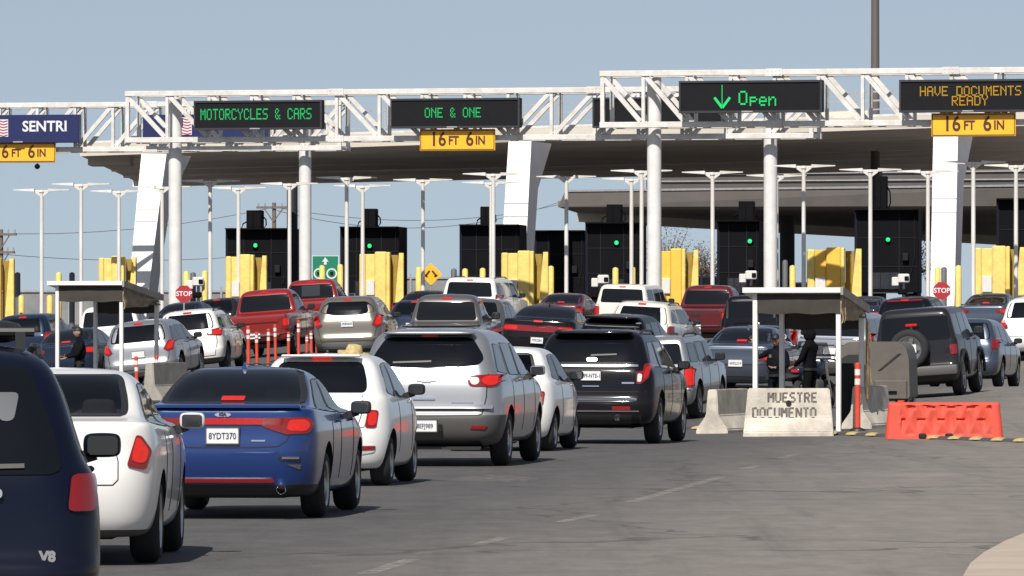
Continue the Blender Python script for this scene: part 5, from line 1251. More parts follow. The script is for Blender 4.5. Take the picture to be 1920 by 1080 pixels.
# ------------------------------------------------------------------ black inspection booths
def booth(label, x0, x1, yt, s, chim, green, d_=2.4, win=True):
    p = P((x0 + x1) / 2, yt, s); g = gz(p.x, p.y); h = p.z - g; w_ = (x1 - x0) / s
    e = empty('inspection_booth', (p.x, p.y, g), -LANE * .5, label, 'booth', 'black inspection booths')
    mb = MB(); mb.box((0, d_ / 2, h * .65), (w_, d_, h * .7), bev=.02); mb.build('upper_panel', BOOTH, e)
    mb = MB(); mb.box((-w_ * .28, d_ / 2 + .05, h * .15), (w_ * .44, d_ - .1, h * .3)); mb.box((w_ * .42, d_ / 2 + .05, h * .15), (w_ * .14, d_ - .1, h * .3)); mb.build('base', BOOTH, e)
    # door, kickplate, panel joints, counter and small equipment on the booth face
    for zf in (.52, .76): mb = MB(); mb.box((0, -.012, h * zf), (w_ * .96, .02, .03)); mb.build('panel_joint', BTRIM, e)
    for xf in (-.22, .20): mb = MB(); mb.box((w_ * xf, -.014, h * .66), (.03, .02, h * .62)); mb.build('panel_joint', BTRIM, e)
    mb = MB(); mb.box((w_ * .30, -.10, h * .60), (.22, .18, .30), bev=.02); mb.build('speaker_box', BTRIM, e)
    mb = MB(); mb.bar((-w_ * .48, -.35, h - .02), (w_ * .48, -.35, h - .02), .07, .05); mb.box((0, -.18, h - .01), (w_ * .98, .38, .03)); mb.build('eave', BOOTH, e)
    mb = MB(); mb.tube([(w_ * .44, -.03, h * .96), (w_ * .44, -.04, h * .6), (w_ * .38, -.04, h * .45)], .02, 6); mb.build('conduit', BTRIM, e)
    if win:
        mb = MB(); mb.box((-w_ * .02, -.02, h * .40), (w_ * .46, .04, h * .14), bev=.01); wn = mb.build('window', BOOTHG, e)
        for xf in (-.235, -.09, .06, .205): mb = MB(); mb.box((w_ * (xf - .005), -.045, h * .40), (.035, .02, h * .15)); mb.build('window_mullion', BTRIM, wn)
        mb = MB(); mb.bar((-w_ * .24, -.03, h * .30), (w_ * .42, -.03, h * .30), .05, .03); mb.build('sill', DARKGREY, e)
    mb = MB(); mb.bar((-w_ / 2 + .06, -.012, h * .32), (-w_ / 2 + .06, -.012, h * .97), .1, .03); mb.build('edge_trim', mat('booth_edge', (.009, .010, .018), rough=.6, spec=.1), e)
    if chim:
        c0_, c1_, cy = chim; cx = ((c0_ + c1_) / 2 - (x0 + x1) / 2) / s; cw = (c1_ - c0_) / s; ch = (yt - cy) / s
        mb = MB(); mb.box((cx, .6, h + ch / 2), (cw, .8, ch), bev=.02); mb.box((cx - cw * .1, .18, h + ch * .5), (cw * .12, .06, ch * .9)); c_ = mb.build('roof_duct', BOOTH, e)
        mb = MB(); q = [(cx + cw * .5, .5, h + ch * .7), (cx + cw * .75, .5, h + ch * .5), (cx + cw * .78, .5, h + ch * .2), (cx + cw * .6, .5, h)]; mb.tube(q, .03, 6); mb.build('cable', BOOTH, c_, smooth=True)
        mb = MB(); q = [(cx - cw * .5, .5, h + ch * .4), (cx - cw * .8, .5, h + ch * .25), (cx - cw * .9, .5, h)]; mb.tube(q, .03, 6); mb.build('cable', BOOTH, c_, smooth=True)
    if green:
        gx, gy = green; mb = MB(); x = (gx - (x0 + x1) / 2) / s; z = h + (yt - gy) / s; mb.lathe([(-.06, .001), (-.05, .05), (-.03, .075), (.0, .08)], 'Y', 16, c=(x, 0, z)); l_ = mb.build('green_light', mat('lane_light_green', (0, .3, .08), emit=(.02, .9, .2), es=1.2), e, smooth=True)
        mb = MB(); mb.lathe([(-.001, .115), (-.1, .115), (-.1, .085), (-.002, .085)], 'Y', 16, c=(x, 0, z)); mb.build('lamp_hood', BOOTH, l_, smooth=True)
    return e
booth('black booth right of the leftmost lamp group, with roof duct and green light', 422, 546, 428, 49, (460, 488, 394), (479, 460))
booth('black booth between the green road sign and the second yellow block', 637, 749, 425, 49, (677, 703, 391), (693, 461))
booth('black booth left of the middle pylon', 861, 975, 421, 49, (899, 921, 387), (921, 457))
booth('low black booth without duct, right of the middle pylon', 1001, 1097, 432, 47, None, None, win=False)
booth('black booth left of the nearest gantry post', 1097, 1201, 417, 49.5, (1136, 1163, 383), (1156, 455))
booth('black booth between the two right-hand gantry posts', 1344, 1424, 413, 49.5, (1384, 1412, 377), (1406, 452))
booth('broad black booth behind the right pylon', 1602, 1722, 392, 49, (1640, 1662, 330), (1665, 449))
booth('black booth at the right edge of the photo', 1868, 1990, 372, 50, None, (1940, 449))

# ------------------------------------------------------------------ yellow crash blocks
def crash_block(label, x0, x1, yt, s, cab=True, split=.60, deep=False):
    p = P((x0 + x1) / 2, yt, s); g = gz(p.x, p.y); h = p.z - g; w_ = (x1 - x0) / s
    e = empty('crash_block', (p.x, p.y, g), -LANE * .3, label, 'crash barrier', 'yellow crash blocks in front of the booths')
    L0 = -w_ / 2
    def panel(xa, xb, y, hh, m, nm, ya=.3, bev=.04):
        mb = MB(); mb.box((L0 + w_ * (xa + xb) / 2, y, hh / 2), (w_ * (xb - xa), ya, hh), bev=bev); return mb.build(nm, m, e)
    f = panel(.0, .145, .12, h * .975, YBLOCK, 'end_post', .4)
    panel(.148, .35, .17, h * .97, YBLOCK2 if deep else YBLOCK, 'side_panel', .42, .012); panel(.355, .622, .15, h, YBLOCK2 if deep else YBLOCK, 'front_panel', .6)
    panel(.624, .70, .12, h * .995, YBLOCK, 'edge_post', .5, .025)
    panel(.705, .86, .55, h * .96, mat('shaded_yellow', (.30, .20, .03), rough=.7, var=.2, vscale=3), 'recess_panel', .3, .01)  # recess shade put into a darker copy of the block yellow
    mb = MB(); q = [(L0 + w_ * .865, .1, 0), (L0 + w_, .1, 0), (L0 + w_, .1, h * .985), (L0 + w_ * .90, .1, h * .985)]; q[0] = (L0 + w_ * .76, .1, 0); mb.prism(q, (0, .35, 0)); mb.build('slanted_post', YBLOCK, e)
    if cab:
        mb = MB(); mb.box((L0 + w_ * .25, -.02, h * .55), (w_ * .19, .24, .55), bev=.015); c_ = mb.build('control_cabinet', WBOX, e)
        mb = MB(); mb.cyl((L0 + w_ * .25, -.02, h * .70), (L0 + w_ * .32, -.02, h * .86), .02, n=6); mb.build('conduit', STEELG, c_)
    mb = MB(); mb.box((0, .3, .08), (w_ * 1.15, 1.2, .3), bev=.03); mb.build('plinth', CONCD, e)
    return e
for a in (('yellow crash block cut off by the left edge', -52, 25, 483, 50.5), ('yellow crash block partly behind the left shed roof', 185, 254, 480, 49.5), ('yellow crash block in front of the leftmost black booth', 423, 499, 477, 50.5), ('yellow crash block between the red pickup and the yellow diamond sign', 674, 756, 472, 51),
          ('yellow crash block at the foot of the middle pylon', 940, 1027, 470, 52), ('yellow crash block with amber panels right of the nearest gantry post', 1229, 1309, 466, 52), ('wide yellow crash block with a white cabinet in its gap, behind the right shed', 1513, 1615, 464, 53), ('wide yellow crash block at the right edge of the photo', 1827, 1922, 461, 55)):
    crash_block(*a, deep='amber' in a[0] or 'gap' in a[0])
# bollards
def bollard(px, yt, s, m, label, r=.11):
    p = P(px, yt, s); g = gz(p.x, p.y); h = p.z - g
    mb = MB(); mb.lathe([(-.1, r), (h - .08, r), (h - .03, r * .8), (h, .001)], 'Z', 14); o = mb.build('bollard', m, loc=(p.x, p.y, g), smooth=True); tag(o, label, 'bollard', 'bollards between the lanes'); return o
BG = mat('grey_bollard', (.10, .105, .12), rough=.6)
for px, yt, s, m, lab in ((110, 510, 50, YBLOCK, 'yellow bollard peeking above the left shed roof'), (135, 510, 48, BG, 'grey bollard left of the second lamp post'), (33, 510, 48, BG, 'grey bollard right of the yellow block at the left edge'), (40, 553, 50, YBLOCK, 'short yellow bollard near the left edge'), (93, 553, 50, YBLOCK, 'short yellow bollard left of the left shed'),
      (349, 508, 50, YBLOCK, 'yellow bollard above the left stop sign'), (362, 510, 48, BG, 'grey bollard behind the left stop sign'), (384, 507, 50, YBLOCK, 'yellow bollard right of the left stop sign'), (785, 500, 51, YBLOCK, 'yellow bollard left of the yellow diamond sign'), (851, 503, 49, BG, 'grey bollard left of the black booth by the middle pylon'),
      (872, 503, 50, YBLOCK, 'yellow bollard behind the large white SUV, left one'), (905, 502, 50, YBLOCK, 'yellow bollard behind the large white SUV, right one'), (1033, 498, 51, YBLOCK, 'yellow bollard right of the middle crash block'), (1154, 501, 51, YBLOCK, 'yellow bollard left of the nearest gantry post'), (1186, 500, 51, YBLOCK, 'yellow bollard touching the nearest gantry post'),
      (1455, 498, 52, YBLOCK, 'yellow bollard right of the fourth gantry post'), (1472, 487, 49, BG, 'grey bollard left of the wide yellow block'), (1486, 497, 52, YBLOCK, 'yellow bollard with a white hoop behind the right shed'), (1758, 500, 52, YBLOCK, 'yellow bollard in front of the right pylon, left one'), (1797, 497, 54, YBLOCK, 'yellow bollard right of the right pylon'), (1770, 500, 50, BG, 'grey bollard at the foot of the right pylon'), (604, 497, 50, YBLOCK, 'yellow bollard in front of the green road sign'), (638, 495, 50, YBLOCK, 'yellow bollard right of the green road sign')):
    bollard(px, yt, s, m, lab)
# small white inspection devices on stands
def device(px, py, s, label):
    p = P(px, py, s); g = gz(p.x, p.y); h = p.z - g; e = empty('inspection_camera', (p.x, p.y, g), 0, label, 'camera', 'white camera stands by the booths')
    mb = MB(); mb.cyl((0, 0, 0), (0, 0, h), .06, n=10); mb.build('stand', STEELG, e, smooth=True)
    mb = MB(); mb.box((0, -.05, h), (.42, .5, .34), bev=.04); mb.box((-.32, -.12, h - .12), (.25, .3, .34), bev=.03); b_ = mb.build('camera_housing', WBOX, e)
    mb = MB(); mb.box((.1, -.32, h), (.16, .06, .16), bev=.02); mb.build('lens', BOOTH, b_)
    mb = MB(); mb.box((-.05, -.1, h - .5), (.35, .3, .22), bev=.05); mb.build('floodlight', BOOTH, e)
device(372, 528, 50, 'white camera stand right of the left stop sign'); device(1131, 524, 50, 'white camera stand below the booth left of the nearest gantry post'); device(1408, 516, 50, 'white camera stand left of the fourth gantry post'); device(1694, 522, 50, 'white camera stand left of the right pylon'); device(1543, 520, 50, 'white camera stand behind the right shed roof')

# ------------------------------------------------------------------ road signs
def octa(px, py, s, label, r=.29):
    p = P(px, py, s); g = gz(p.x, p.y); h = p.z - g; e = empty('stop_sign', (p.x, p.y, g), 0, label, 'stop sign', 'red stop signs')
    mb = MB(); mb.cyl((0, .04, 0), (0, .04, h + .1), .03, n=8); mb.build('post', STEELG, e)
    mb = MB(); mb.prism([(r * math.cos(R(22.5 + 45 * k)), 0, h + r * math.sin(R(22.5 + 45 * k))) for k in range(8)], (0, .02, 0)); pl = mb.build('plate', STOPRED, e)
    vs, fs = text_verts('STOP', .215, bold=.005); mb = MB(); mb.add([v + Vector((0, -.006, h)) for v in vs], fs); mb.build('lettering', SIGNW, pl)
octa(345, 551, 58, 'red STOP sign left of the bright red pickup'); octa(1766, 545, 60, 'red STOP sign at the foot of the right pylon')
p = P(610, 504, 50); g = gz(p.x, p.y); h = p.z - g; e = empty('road_sign', (p.x, p.y, g), 0, 'green road sign with a white up arrow and two white rings', 'road sign')
mb = MB(); mb.box((0, 0, h), (.96, .03, .95), bev=.01); pl = mb.build('plate', GREENSIGN, e)
mb = MB(); mb.box((0, .012, h), (1.0, .02, .99)); mb.build('plate_border', SIGNW, e)
mb = MB(); mb.prism([(-.05, -.03, h + .16), (.05, -.03, h + .16), (.05, -.03, h + .28), (.13, -.03, h + .25), (0, -.03, h + .43), (-.13, -.03, h + .25), (-.05, -.03, h + .28)], (0, .012, 0)); mb.build('arrow', SIGNW, pl)
for x in (-.24, .24):
    mb = MB(); mb.lathe([(-.03, .15), (-.03, .20), (-.018, .20), (-.018, .15), (-.03, .15)], 'Y', 24, c=(x, 0, h - .18)); mb.build('ring', SIGNW, pl)
    mb = MB(); mb.box((x, -.024, h - .18), (.13, .012, .14), bev=.005); mb.build('pictogram', SIGNBLK, pl)
for x in (-.3, .3): mb = MB(); mb.cyl((x, .05, 0), (x, .05, h + .3), .03, n=8); mb.build('post', STEELG, e)
p = P(808, 514, 50); g = gz(p.x, p.y); h = p.z - g; e = empty('warning_sign', (p.x, p.y, g), 0, 'yellow diamond warning sign with two dark arrows', 'warning sign')
mb = MB(); q = .42; mb.prism([(0, 0, h - q), (q, 0, h), (0, 0, h + q), (-q, 0, h)], (0, .02, 0)); pl = mb.build('plate', YSIGN, e)
mb = MB(); mb.bar((-.20, -.012, h - .06), (-.05, -.012, h + .13), .012, .07); mb.bar((.20, -.012, h - .06), (.05, -.012, h + .13), .012, .07); mb.bar((-.24, -.012, h - .03), (-.13, -.012, h - .1), .012, .06); mb.bar((.24, -.012, h - .03), (.13, -.012, h - .1), .012, .06); mb.build('arrow_marks', YSIGNTXT, pl)
mb = MB(); mb.cyl((0, .05, 0), (0, .05, h), .035, n=8); mb.build('post', STEELG, e)

# ------------------------------------------------------------------ far background: utility poles, wires, trees, fences
def upole(px, yt, s, label, arms):
    p = P(px, yt, s); g = gz(p.x, p.y); h = p.z - g; e = empty('utility_pole', (p.x, p.y, g), R(-15), label, 'utility pole', 'wooden utility poles')
    mb = MB(); mb.cyl((0, 0, -.3), (0, 0, h), .16, .12, n=10); mb.build('pole', WOOD, e, smooth=True)
    for z, w_ in arms:
        mb = MB(); mb.bar((-w_, -.14, h - z), (w_, -.14, h - z), .14); mb.bar((0, -.14, h - z - .9), (w_ * .6, -.14, h - z), .06); mb.bar((0, -.14, h - z - .9), (-w_ * .6, -.14, h - z), .06); a = mb.build('crossarm', WOOD, e)
        for x in (-.9, -.5, .5, .9): mb = MB(); mb.cyl((x * w_, -.14, h - z + .07), (x * w_, -.14, h - z + .28), .05, n=8); mb.build('insulator', STEELG, a)
    return e
upole(514, 380, 30, 'wooden utility pole with crossarm left of the second gantry post', [(.3, 1.1)]); upole(2, 430, 32, 'wooden utility pole with two crossarms at the left edge', [(.3, 1.0), (1.35, .9)])
WIRE = mat('wire', (.22, .22, .24), rough=.6)
def wire(a, b, sag, label, r=.022):
    a = P(*a); b = P(*b); pts = [a.lerp(b, i / 24) - Vector((0, 0, sag * 4 * (i / 24) * (1 - i / 24))) for i in range(25)]
    mb = MB(); mb.tube(pts, r, 5); tag(mb.build('power_line', WIRE), label, 'power line', 'power lines in the sky')
wire((2, 438, 32), (514, 388, 30), .5, 'thin power line sagging between the two utility poles'); wire((514, 388, 30), (1050, 383, 26), 1., 'thin power line running right from the utility pole with one crossarm'); wire((-60, 470, 32), (560, 470, 29), .6, 'faint lower power line at left'); wire((520, 395, 30), (1045, 380, 27), 1.4, 'second thin power line running right above the black booths')
def bare_tree(px, py, s, hgt, label, seed):
    p = P(px, py, s); g = gz(p.x, p.y); H_ = p.z - g; rd = random.Random(seed); e = empty('tree', (p.x, p.y, g), 0, label, 'tree', 'bare trees beyond the booths')
    mb = MB(); mb.tube([(0, 0, 0), (.1, 0, H_ * .4), (0, .1, H_ * .62)], [.22, .17, .12], 8); mb.build('trunk', WOOD, e, smooth=True)
    lf = MB(); br = MB()
    for i in range(26):
        a = rd.uniform(0, 6.28); el = rd.uniform(.15, 1.35); ln = rd.uniform(.55, 1.) * hgt; b0 = Vector((0, .05, H_ * rd.uniform(.42, .62)))
        d = Vector((math.cos(a) * math.cos(el), math.sin(a) * math.cos(el), math.sin(el))); b1 = b0 + d * ln * .6; b2 = b1 + (d + Vector((rd.uniform(-.4, .4), rd.uniform(-.4, .4), .25))) * ln * .5
        if b2.z > H_: b2.z = H_ - rd.uniform(0, .3)
        br.tube([b0, b1, b2], [.06, .035, .012], 5)
        for k in range(95):
            t = rd.uniform(.3, 1.05); c = b0.lerp(b2, t) + Vector((rd.gauss(0, .32), rd.gauss(0, .32), rd.gauss(0, .28))); q = rd.uniform(.025, .07)
            u = Vector((rd.gauss(0, 1), rd.gauss(0, 1), rd.gauss(0, 1))).normalized() * q; v = Vector((rd.gauss(0, 1), rd.gauss(0, 1), rd.gauss(0, 1))).normalized() * q
            lf.add([c - u, c + v, c + u, c - v], [(0, 1, 2, 3)])
    br.build('branches', WOOD, e); lf.build('crown', mat('dry_foliage', (.13, .105, .085), rough=.9, var=.35, vscale=1.5), e)
bare_tree(1252, 428, 30, 2.6, 'greyish-brown bare tree right of the nearest gantry post', 1); bare_tree(1318, 458, 30, 2.0, 'low bare shrub-like tree left of the booth between the right posts', 2); bare_tree(1700, 425, 34, 2.2, 'pale bare tree behind the right pylon', 3)
def fence(x0, x1, yt, s, label):
    a = P(x0, yt, s); b = P(x1, yt, s); g = gz(a.x, a.y); h = a.z - g; e = empty('fence', (a.x, a.y, g), 0, label, 'fence'); ln = b.x - a.x
    mb = MB(); mb.box((ln / 2, 0, h / 2), (ln, .05, h)); mb.build('panel', mat('fence_grey', (.22, .22, .225), rough=.7, var=.3, vscale=1.), e)
    for i in range(int(ln / 2.5) + 1): mb = MB(); mb.bar((i * 2.5, -.06, 0), (i * 2.5, -.06, h + .2), .1); mb.build('post', STEELG, e)
    mb = MB(); mb.bar((0, -.05, h - .03), (ln, -.05, h - .03), .1); mb.build('top_rail', STEELG, e)
fence(-60, 430, 545, 38, 'grey panel fence low on the horizon at left'); fence(500, 860, 520, 36, 'grey-blue panel fence behind the green and yellow road signs')
fence(1225, 1345, 518, 36, 'grey fence panel between the amber block and the black booth'); fence(1480, 1620, 530, 36, 'grey fence panel behind the wide yellow block')
# ------------------------------------------------------------------ inspection sheds
def shed(key, fx0, fx1, ytop, s, yaw, post_b, label, depth=1.9, drop=.30, post_top=.36, xb=None):
    a = P(fx0, ytop, s); b = P(fx1, ytop, s); cx = (a.x + b.x) / 2; d = F / s; g = gz(cx, d); e = empty('inspection_shed', (cx, d, g), -R(yaw), label, 'shed', 'roadside inspection sheds')
    w_ = (b.x - a.x); h = a.z - g; ov = .12
    def roofz(y): return h - drop * y / depth
    mb = MB(); mb.add([(-w_ / 2 - ov * .6, -.12, h - .09), (w_ / 2, -.12, h - .09), (w_ / 2, depth, roofz(depth) - .09), (-w_ / 2 - ov * .6, depth, roofz(depth) - .09), (-w_ / 2 - ov * .6, -.12, h), (w_ / 2, -.12, h), (w_ / 2, depth, roofz(depth)), (-w_ / 2 - ov * .6, depth, roofz(depth))], [(0, 3, 2, 1), (4, 5, 6, 7), (0, 1, 5, 4), (1, 2, 6, 5), (2, 3, 7, 6), (3, 0, 4, 7)]); mb.build('roof', SHEDW, e)
    mb = MB(); mb.add([(w_ / 2 + .003, -.12, h - .13), (w_ / 2 + .003, depth, roofz(depth) - .13), (w_ / 2 + .003, depth, roofz(depth) + .01), (w_ / 2 + .003, -.12, h + .01), (w_ / 2 + .05, -.12, h - .13), (w_ / 2 + .05, depth, roofz(depth) - .13), (w_ / 2 + .05, depth, roofz(depth) + .01), (w_ / 2 + .05, -.12, h + .01)], [(0, 1, 2, 3), (7, 6, 5, 4), (0, 4, 5, 1), (1, 5, 6, 2), (2, 6, 7, 3), (3, 7, 4, 0)]); mb.build('roof_trim', CONCD, e)
    px0 = -w_ / 2 + .12; px1 = w_ / 2 - .07
    for x, y, hh in ((px0, 0.05, h - .1), (px1, .05, h - .1), (px1, depth - .15, roofz(depth) - .1), (px0 + .05, depth - .15, roofz(depth) - .1)):
        mb = MB(); mb.box((x, y, hh / 2), (.085, .085, hh), bev=.01); mb.build('post', SHEDW, e)
    # canvas valance below the front edge, and inner rear panel
    mb = MB(); n = 14
    def curtain(x0, x1, y0, y1, zt_, zb_, m, nm, wave=.02, seed=1, th=.02, side=False, n=18, rows=6):
        rd = random.Random(seed); ph = [rd.uniform(0, 6) for _ in range(4)]; V = []; Fs = []
        for j in range(rows + 1):
            for i in range(n + 1):
                t = i / n; v = j / rows; o = wave * (math.sin(t * 9 + ph[0] + v * 2) + .6 * math.sin(t * 21 + ph[1] + v * 4) + .5 * math.sin(v * 7 + ph[2] + t * 5)) * (.3 + v)
                x = x0 + (x1 - x0) * t; y = y0 + (y1 - y0) * t; zt2 = zt_(t) if callable(zt_) else zt_; zb2 = zb_(t) if callable(zb_) else zb_
                z = zt2 + (zb2 - zt2) * v + (.012 * math.sin(t * 14 + ph[3]) if j == rows else 0)
                V.append((x + (o if side else 0), y + (0 if side else o), z))
        k = len(V); V += [((x - th, y, z) if side else (x, y + th, z)) for x, y, z in V]
        for j in range(rows):
            for i in range(n):
                q = (j * (n + 1) + i, j * (n + 1) + i + 1, (j + 1) * (n + 1) + i + 1, (j + 1) * (n + 1) + i); Fs.append(q); Fs.append(tuple(k + c for c in q[::-1]))
        for j in range(rows):
            for i in (0, n): a0 = j * (n + 1) + i; b0 = a0 + n + 1; Fs.append((a0, b0, k + b0, k + a0))
        for i in range(n):
            for j in (0, rows): a0 = j * (n + 1) + i; b0 = a0 + 1; Fs.append((a0, b0, k + b0, k + a0))
        mb = MB(); mb.add(V, Fs); return mb.build(nm, m, e, smooth=True)
    curtain(px0 + .045, px1 + .04, .0, .0, h - .10, h - .10 - post_top, BROWN, 'canvas_valance', .006, 1)
    curtain(px0 + .045, px1 - .045, depth - .12, depth - .12, roofz(depth) - .1, roofz(depth) - .42, BROWN, 'rear_valance', .015, 2)
    curtain(px1 + .06, px1 + .06, .02, depth - .1, lambda t: h - .14 - drop * t, lambda t: h - .62 + .1 * t, TARP, 'side_tarp', .045, 3, side=True, rows=9)
    for y in (.25, .8, 1.4):
        mb = MB(); mb.bar((px0, y, roofz(y) - .12), (px1, y, roofz(y) - .12), .05, .06); mb.build('rafter', SHEDW, e)
    return e, w_, h, px0, px1, depth, curtain
SH, w_, h, px0, px1, dep, curtain = shed('r', 1400, 1581, 539, 107, 16, None, 'white-roofed inspection shed with brown canvas beside the stencilled barrier', depth=1.95, drop=.32)
curtain(px1 + .07, px1 + .12, dep - .1, dep - .1 + .02, h - .6, .55, TARP, 'hanging_tarp', .02, 5, n=6)
mb = MB(); mb.tube([(px1 + .1, .1, h - .2), (px1 + .11, .12, h - .55), (px1 + .08, .1, h - .62)], .012, 6); mb.build('rope', TARP, SH)
mb = MB(); mb.tube([(px1 + .02, dep - .05, h - .35), (px1 + .14, dep - .02, h - .9), (px1 + .1, dep, h - 1.3), (px1 + .15, dep, h - 1.7)], .012, 6); mb.build('rope', TARP, SH)
SL, w2, h2, *_r = shed('l', 93, 236, 527, 84, 16, None, 'white-roofed inspection shed with brown canvas behind the white sedan', depth=2.6, drop=.30)

# ------------------------------------------------------------------ jersey barriers
STENCIL = {'M': [(.05, 0, .05, 1), (.95, 0, .95, 1), (.14, .95, .46, .45), (.54, .45, .86, .95)], 'U': [(.06, .16, .06, 1), (.94, .16, .94, 1), (.14, .06, .86, .06)], 'E': [(.08, 0, .08, 1), (.24, .94, .95, .94), (.24, .5, .8, .5), (.24, .06, .95, .06)],
  'S': [(.14, .94, .92, .94), (.08, .58, .08, .86), (.16, .5, .84, .5), (.92, .14, .92, .42), (.08, .06, .86, .06)], 'T': [(0, .94, .42, .94), (.58, .94, 1, .94), (.5, 0, .5, .88)], 'R': [(.08, 0, .08, 1), (.24, .94, .86, .94), (.92, .58, .92, .86), (.24, .5, .86, .5), (.56, .42, .92, 0)],
  'D': [(.08, 0, .08, 1), (.24, .94, .8, .94), (.92, .14, .92, .86), (.24, .06, .8, .06)], 'O': [(.08, .12, .08, .88), (.92, .12, .92, .88), (.18, .94, .82, .94), (.18, .06, .82, .06)], 'C': [(.08, .12, .08, .88), (.18, .94, .95, .94), (.18, .06, .95, .06)], 'N': [(.06, 0, .06, 1), (.94, 0, .94, 1), (.16, .92, .84, .08)]}
def jersey(cx_px, by, s, length, rz, label, m=CONC, txt=None, hgt=.81, scale=1.):
    p = P(cx_px, by, s); g = gz(p.x, p.y); e = empty('jersey_barrier', (p.x, p.y, g), rz, label, 'concrete barrier', 'concrete jersey barriers by the sheds')
    k = hgt / .81; prof = [(-.30, -.03), (.30, -.03), (.30, .075), (.12, .33), (.085, .81), (-.085, .81), (-.12, .33), (-.30, .075)]
    nx = 10; rd = random.Random(int(cx_px)); V = []; Fs = []
    bm = bmesh.new(); 
    mb = MB(); mb.prism([(-length / 2, y * k, z * k) for y, z in prof], (length, 0, 0)); me = mb.mesh('body', m)
    bm.from_mesh(me)
    for v_ in bm.verts: v_.co.x *= 1 - (.10 if txt else .03) * max(0, min(1, v_.co.z / hgt))
    bmesh.ops.bevel(bm, geom=[q for q in bm.edges if q.calc_length() < length * .99 or True], offset=.018, segments=2, affect='EDGES'); bm.to_mesh(me); bm.free()
    o = bpy.data.objects.new('body', me); link(o, e)
    for x in (-length * .25, length * .25): mb = MB(); mb.box((x, 0, .02), (.3, .58 * k, .06)); mb.build('fork_slot', CONCD, e)
    for line, x, z, sz, sxx in (txt or []):
        # plain stencil letters painted on the upper sloped face
        yat = lambda zz: -(.12 - (zz / k - .33) * .035 / .48) * k - .003 if zz / k > .33 else -(.12 + (.33 - zz / k) * .18 / .255) * k - .003
        cw, ch, tk = sxx, sz, .034
        for i, chh in enumerate(line):
            mb = MB(); x0 = x + (i - len(line) / 2) * cw + .012
            for (ax, az, bx, bz) in STENCIL[chh]:
                a2 = Vector((x0 + ax * (cw - .03), z - ch / 2 + az * ch)); b2 = Vector((x0 + bx * (cw - .03), z - ch / 2 + bz * ch)); t2 = (b2 - a2).normalized(); n2 = Vector((-t2.y, t2.x)) * tk / 2
                q = [a2 - n2, b2 - n2, b2 + n2, a2 + n2]; mb.prism([(u.x, yat(u.y), u.y) for u in q], (0, .002, 0))
            mb.build('stencil_letter', mat('stencil_ink', (.05, .047, .045), rough=.8, vscale=9, col2=(.17, .155, .135)), e)
        # stencil bridges
        mb = MB()
    if txt:
        mb = MB(); mb.lathe([(-.02, .001), (-.02, .045), (.02, .05)], 'Y', 14, c=(.0, -.112, .56)); mb.build('lifting_hole', GAP, e)
    return e
JB = jersey(1479, 811, 111, 1.53, -R(4), 'pale jersey barrier with MUESTRE DOCUMENTO stencilled on it', txt=[('MUESTRE', .07, .655, .165, .122), ('DOCUMENTO', -.07, .40, .165, .122)])
mb = MB()
jersey(1366, 806, 106, 2.4, -R(16) + R(90), 'short jersey barrier seen end-on left of the stencilled one', hgt=.77)
p = P(1366, 806, 106)
jersey(1632, 804, 105, 2.2, -R(16) + R(90), 'grey jersey barrier seen end-on behind the slim orange post', hgt=.74, m=CONC)
jersey(312, 766, 84, 2.4, -R(16) + R(90), 'grey jersey barrier between the white and blue sedans', m=CONCD, hgt=.85)
for px, by, s in ((1366, 806, 106), (1632, 804, 105), (312, 766, 84)): pass

# ------------------------------------------------------------------ orange water barrier
p = P(1770, 822, 115); g = gz(p.x, p.y); e = empty('water_barrier', (p.x, p.y, g), -R(3), 'red-orange plastic water-filled barrier with triangular ribs right of the shed', 'water barrier')
w_, h_ = 1.93, .60
def wb(u, v, side=-1):   # front surface with ribs
    t = v / h_; y = .22 - .10 * t; return side * y
nu, nv = 97, 31; V = []; Fs = []
def relief(u, v):
    x = u + .5; z = v / h_
    d = 0.
    if .1 < z < .92 and -.36 < u / w_ < .40:
        a = ((u / w_ + .36) * 7.2 + z * 1.0) % 1.; b = ((u / w_ + .36) * 7.2 - z * 1.0) % 1.
        d = .032 * min(1, max(0, (min(a, 1 - a) - .0) * 2.6)) * min(1, max(0, min(b, 1 - b) * 2.6))
        row = abs(z - .52) < .03 or abs(z - .84) < .03
        if row: 
            q = ((u / w_ + .36) * 6.0 + (.5 if z < .6 else 0)) % 1.
            if .3 < q < .72: d += .035
    return d
for side in (-1, 1):
    for j in range(nv):
        for i in range(nu):
            v = h_ * j / (nv - 1); t = v / h_; hw = w_ / 2 * (1 - .065 * t); u = -hw + 2 * hw * i / (nu - 1)
            ed = min(1., min(i, nu - 1 - i) / 3.); ev = min(1., (nv - 1 - j) / 2.)
            y = wb(u, v, side) * (.72 + .28 * math.sqrt(ed)) * (.80 + .2 * math.sqrt(ev)) - side * relief(u, v)
            V.append((u, y, v))
for side in (0, 1):
    o_ = side * nu * nv
    for j in range(nv - 1):
        for i in range(nu - 1): Fs.append((o_ + j * nu + i, o_ + j * nu + i + 1, o_ + (j + 1) * nu + i + 1, o_ + (j + 1) * nu + i))
loop = [i for i in range(nu)] + [j * nu + nu - 1 for j in range(1, nv)] + [(nv - 1) * nu + i for i in range(nu - 2, -1, -1)] + [j * nu for j in range(nv - 2, 0, -1)]
for a_, b_ in zip(loop, loop[1:] + loop[:1]): Fs.append((a_, b_, nu * nv + b_, nu * nv + a_))
mb = MB(); mb.add(V, Fs); mb.build('shell', ORANGE, e, smooth=True, ang=60)
for x in (-.35, .08): mb = MB(); mb.box((x, -.2, .05), (.13, .08, .09), bev=.02); mb.build('fork_hole', GAP, e)
mb = MB(); mb.lathe([(0, .06), (.03, .06), (.035, .045), (.035, .001)], 'Z', 14, c=(-.7, 0, h_ - .005)); mb.build('filler_cap', ORANGE, e)

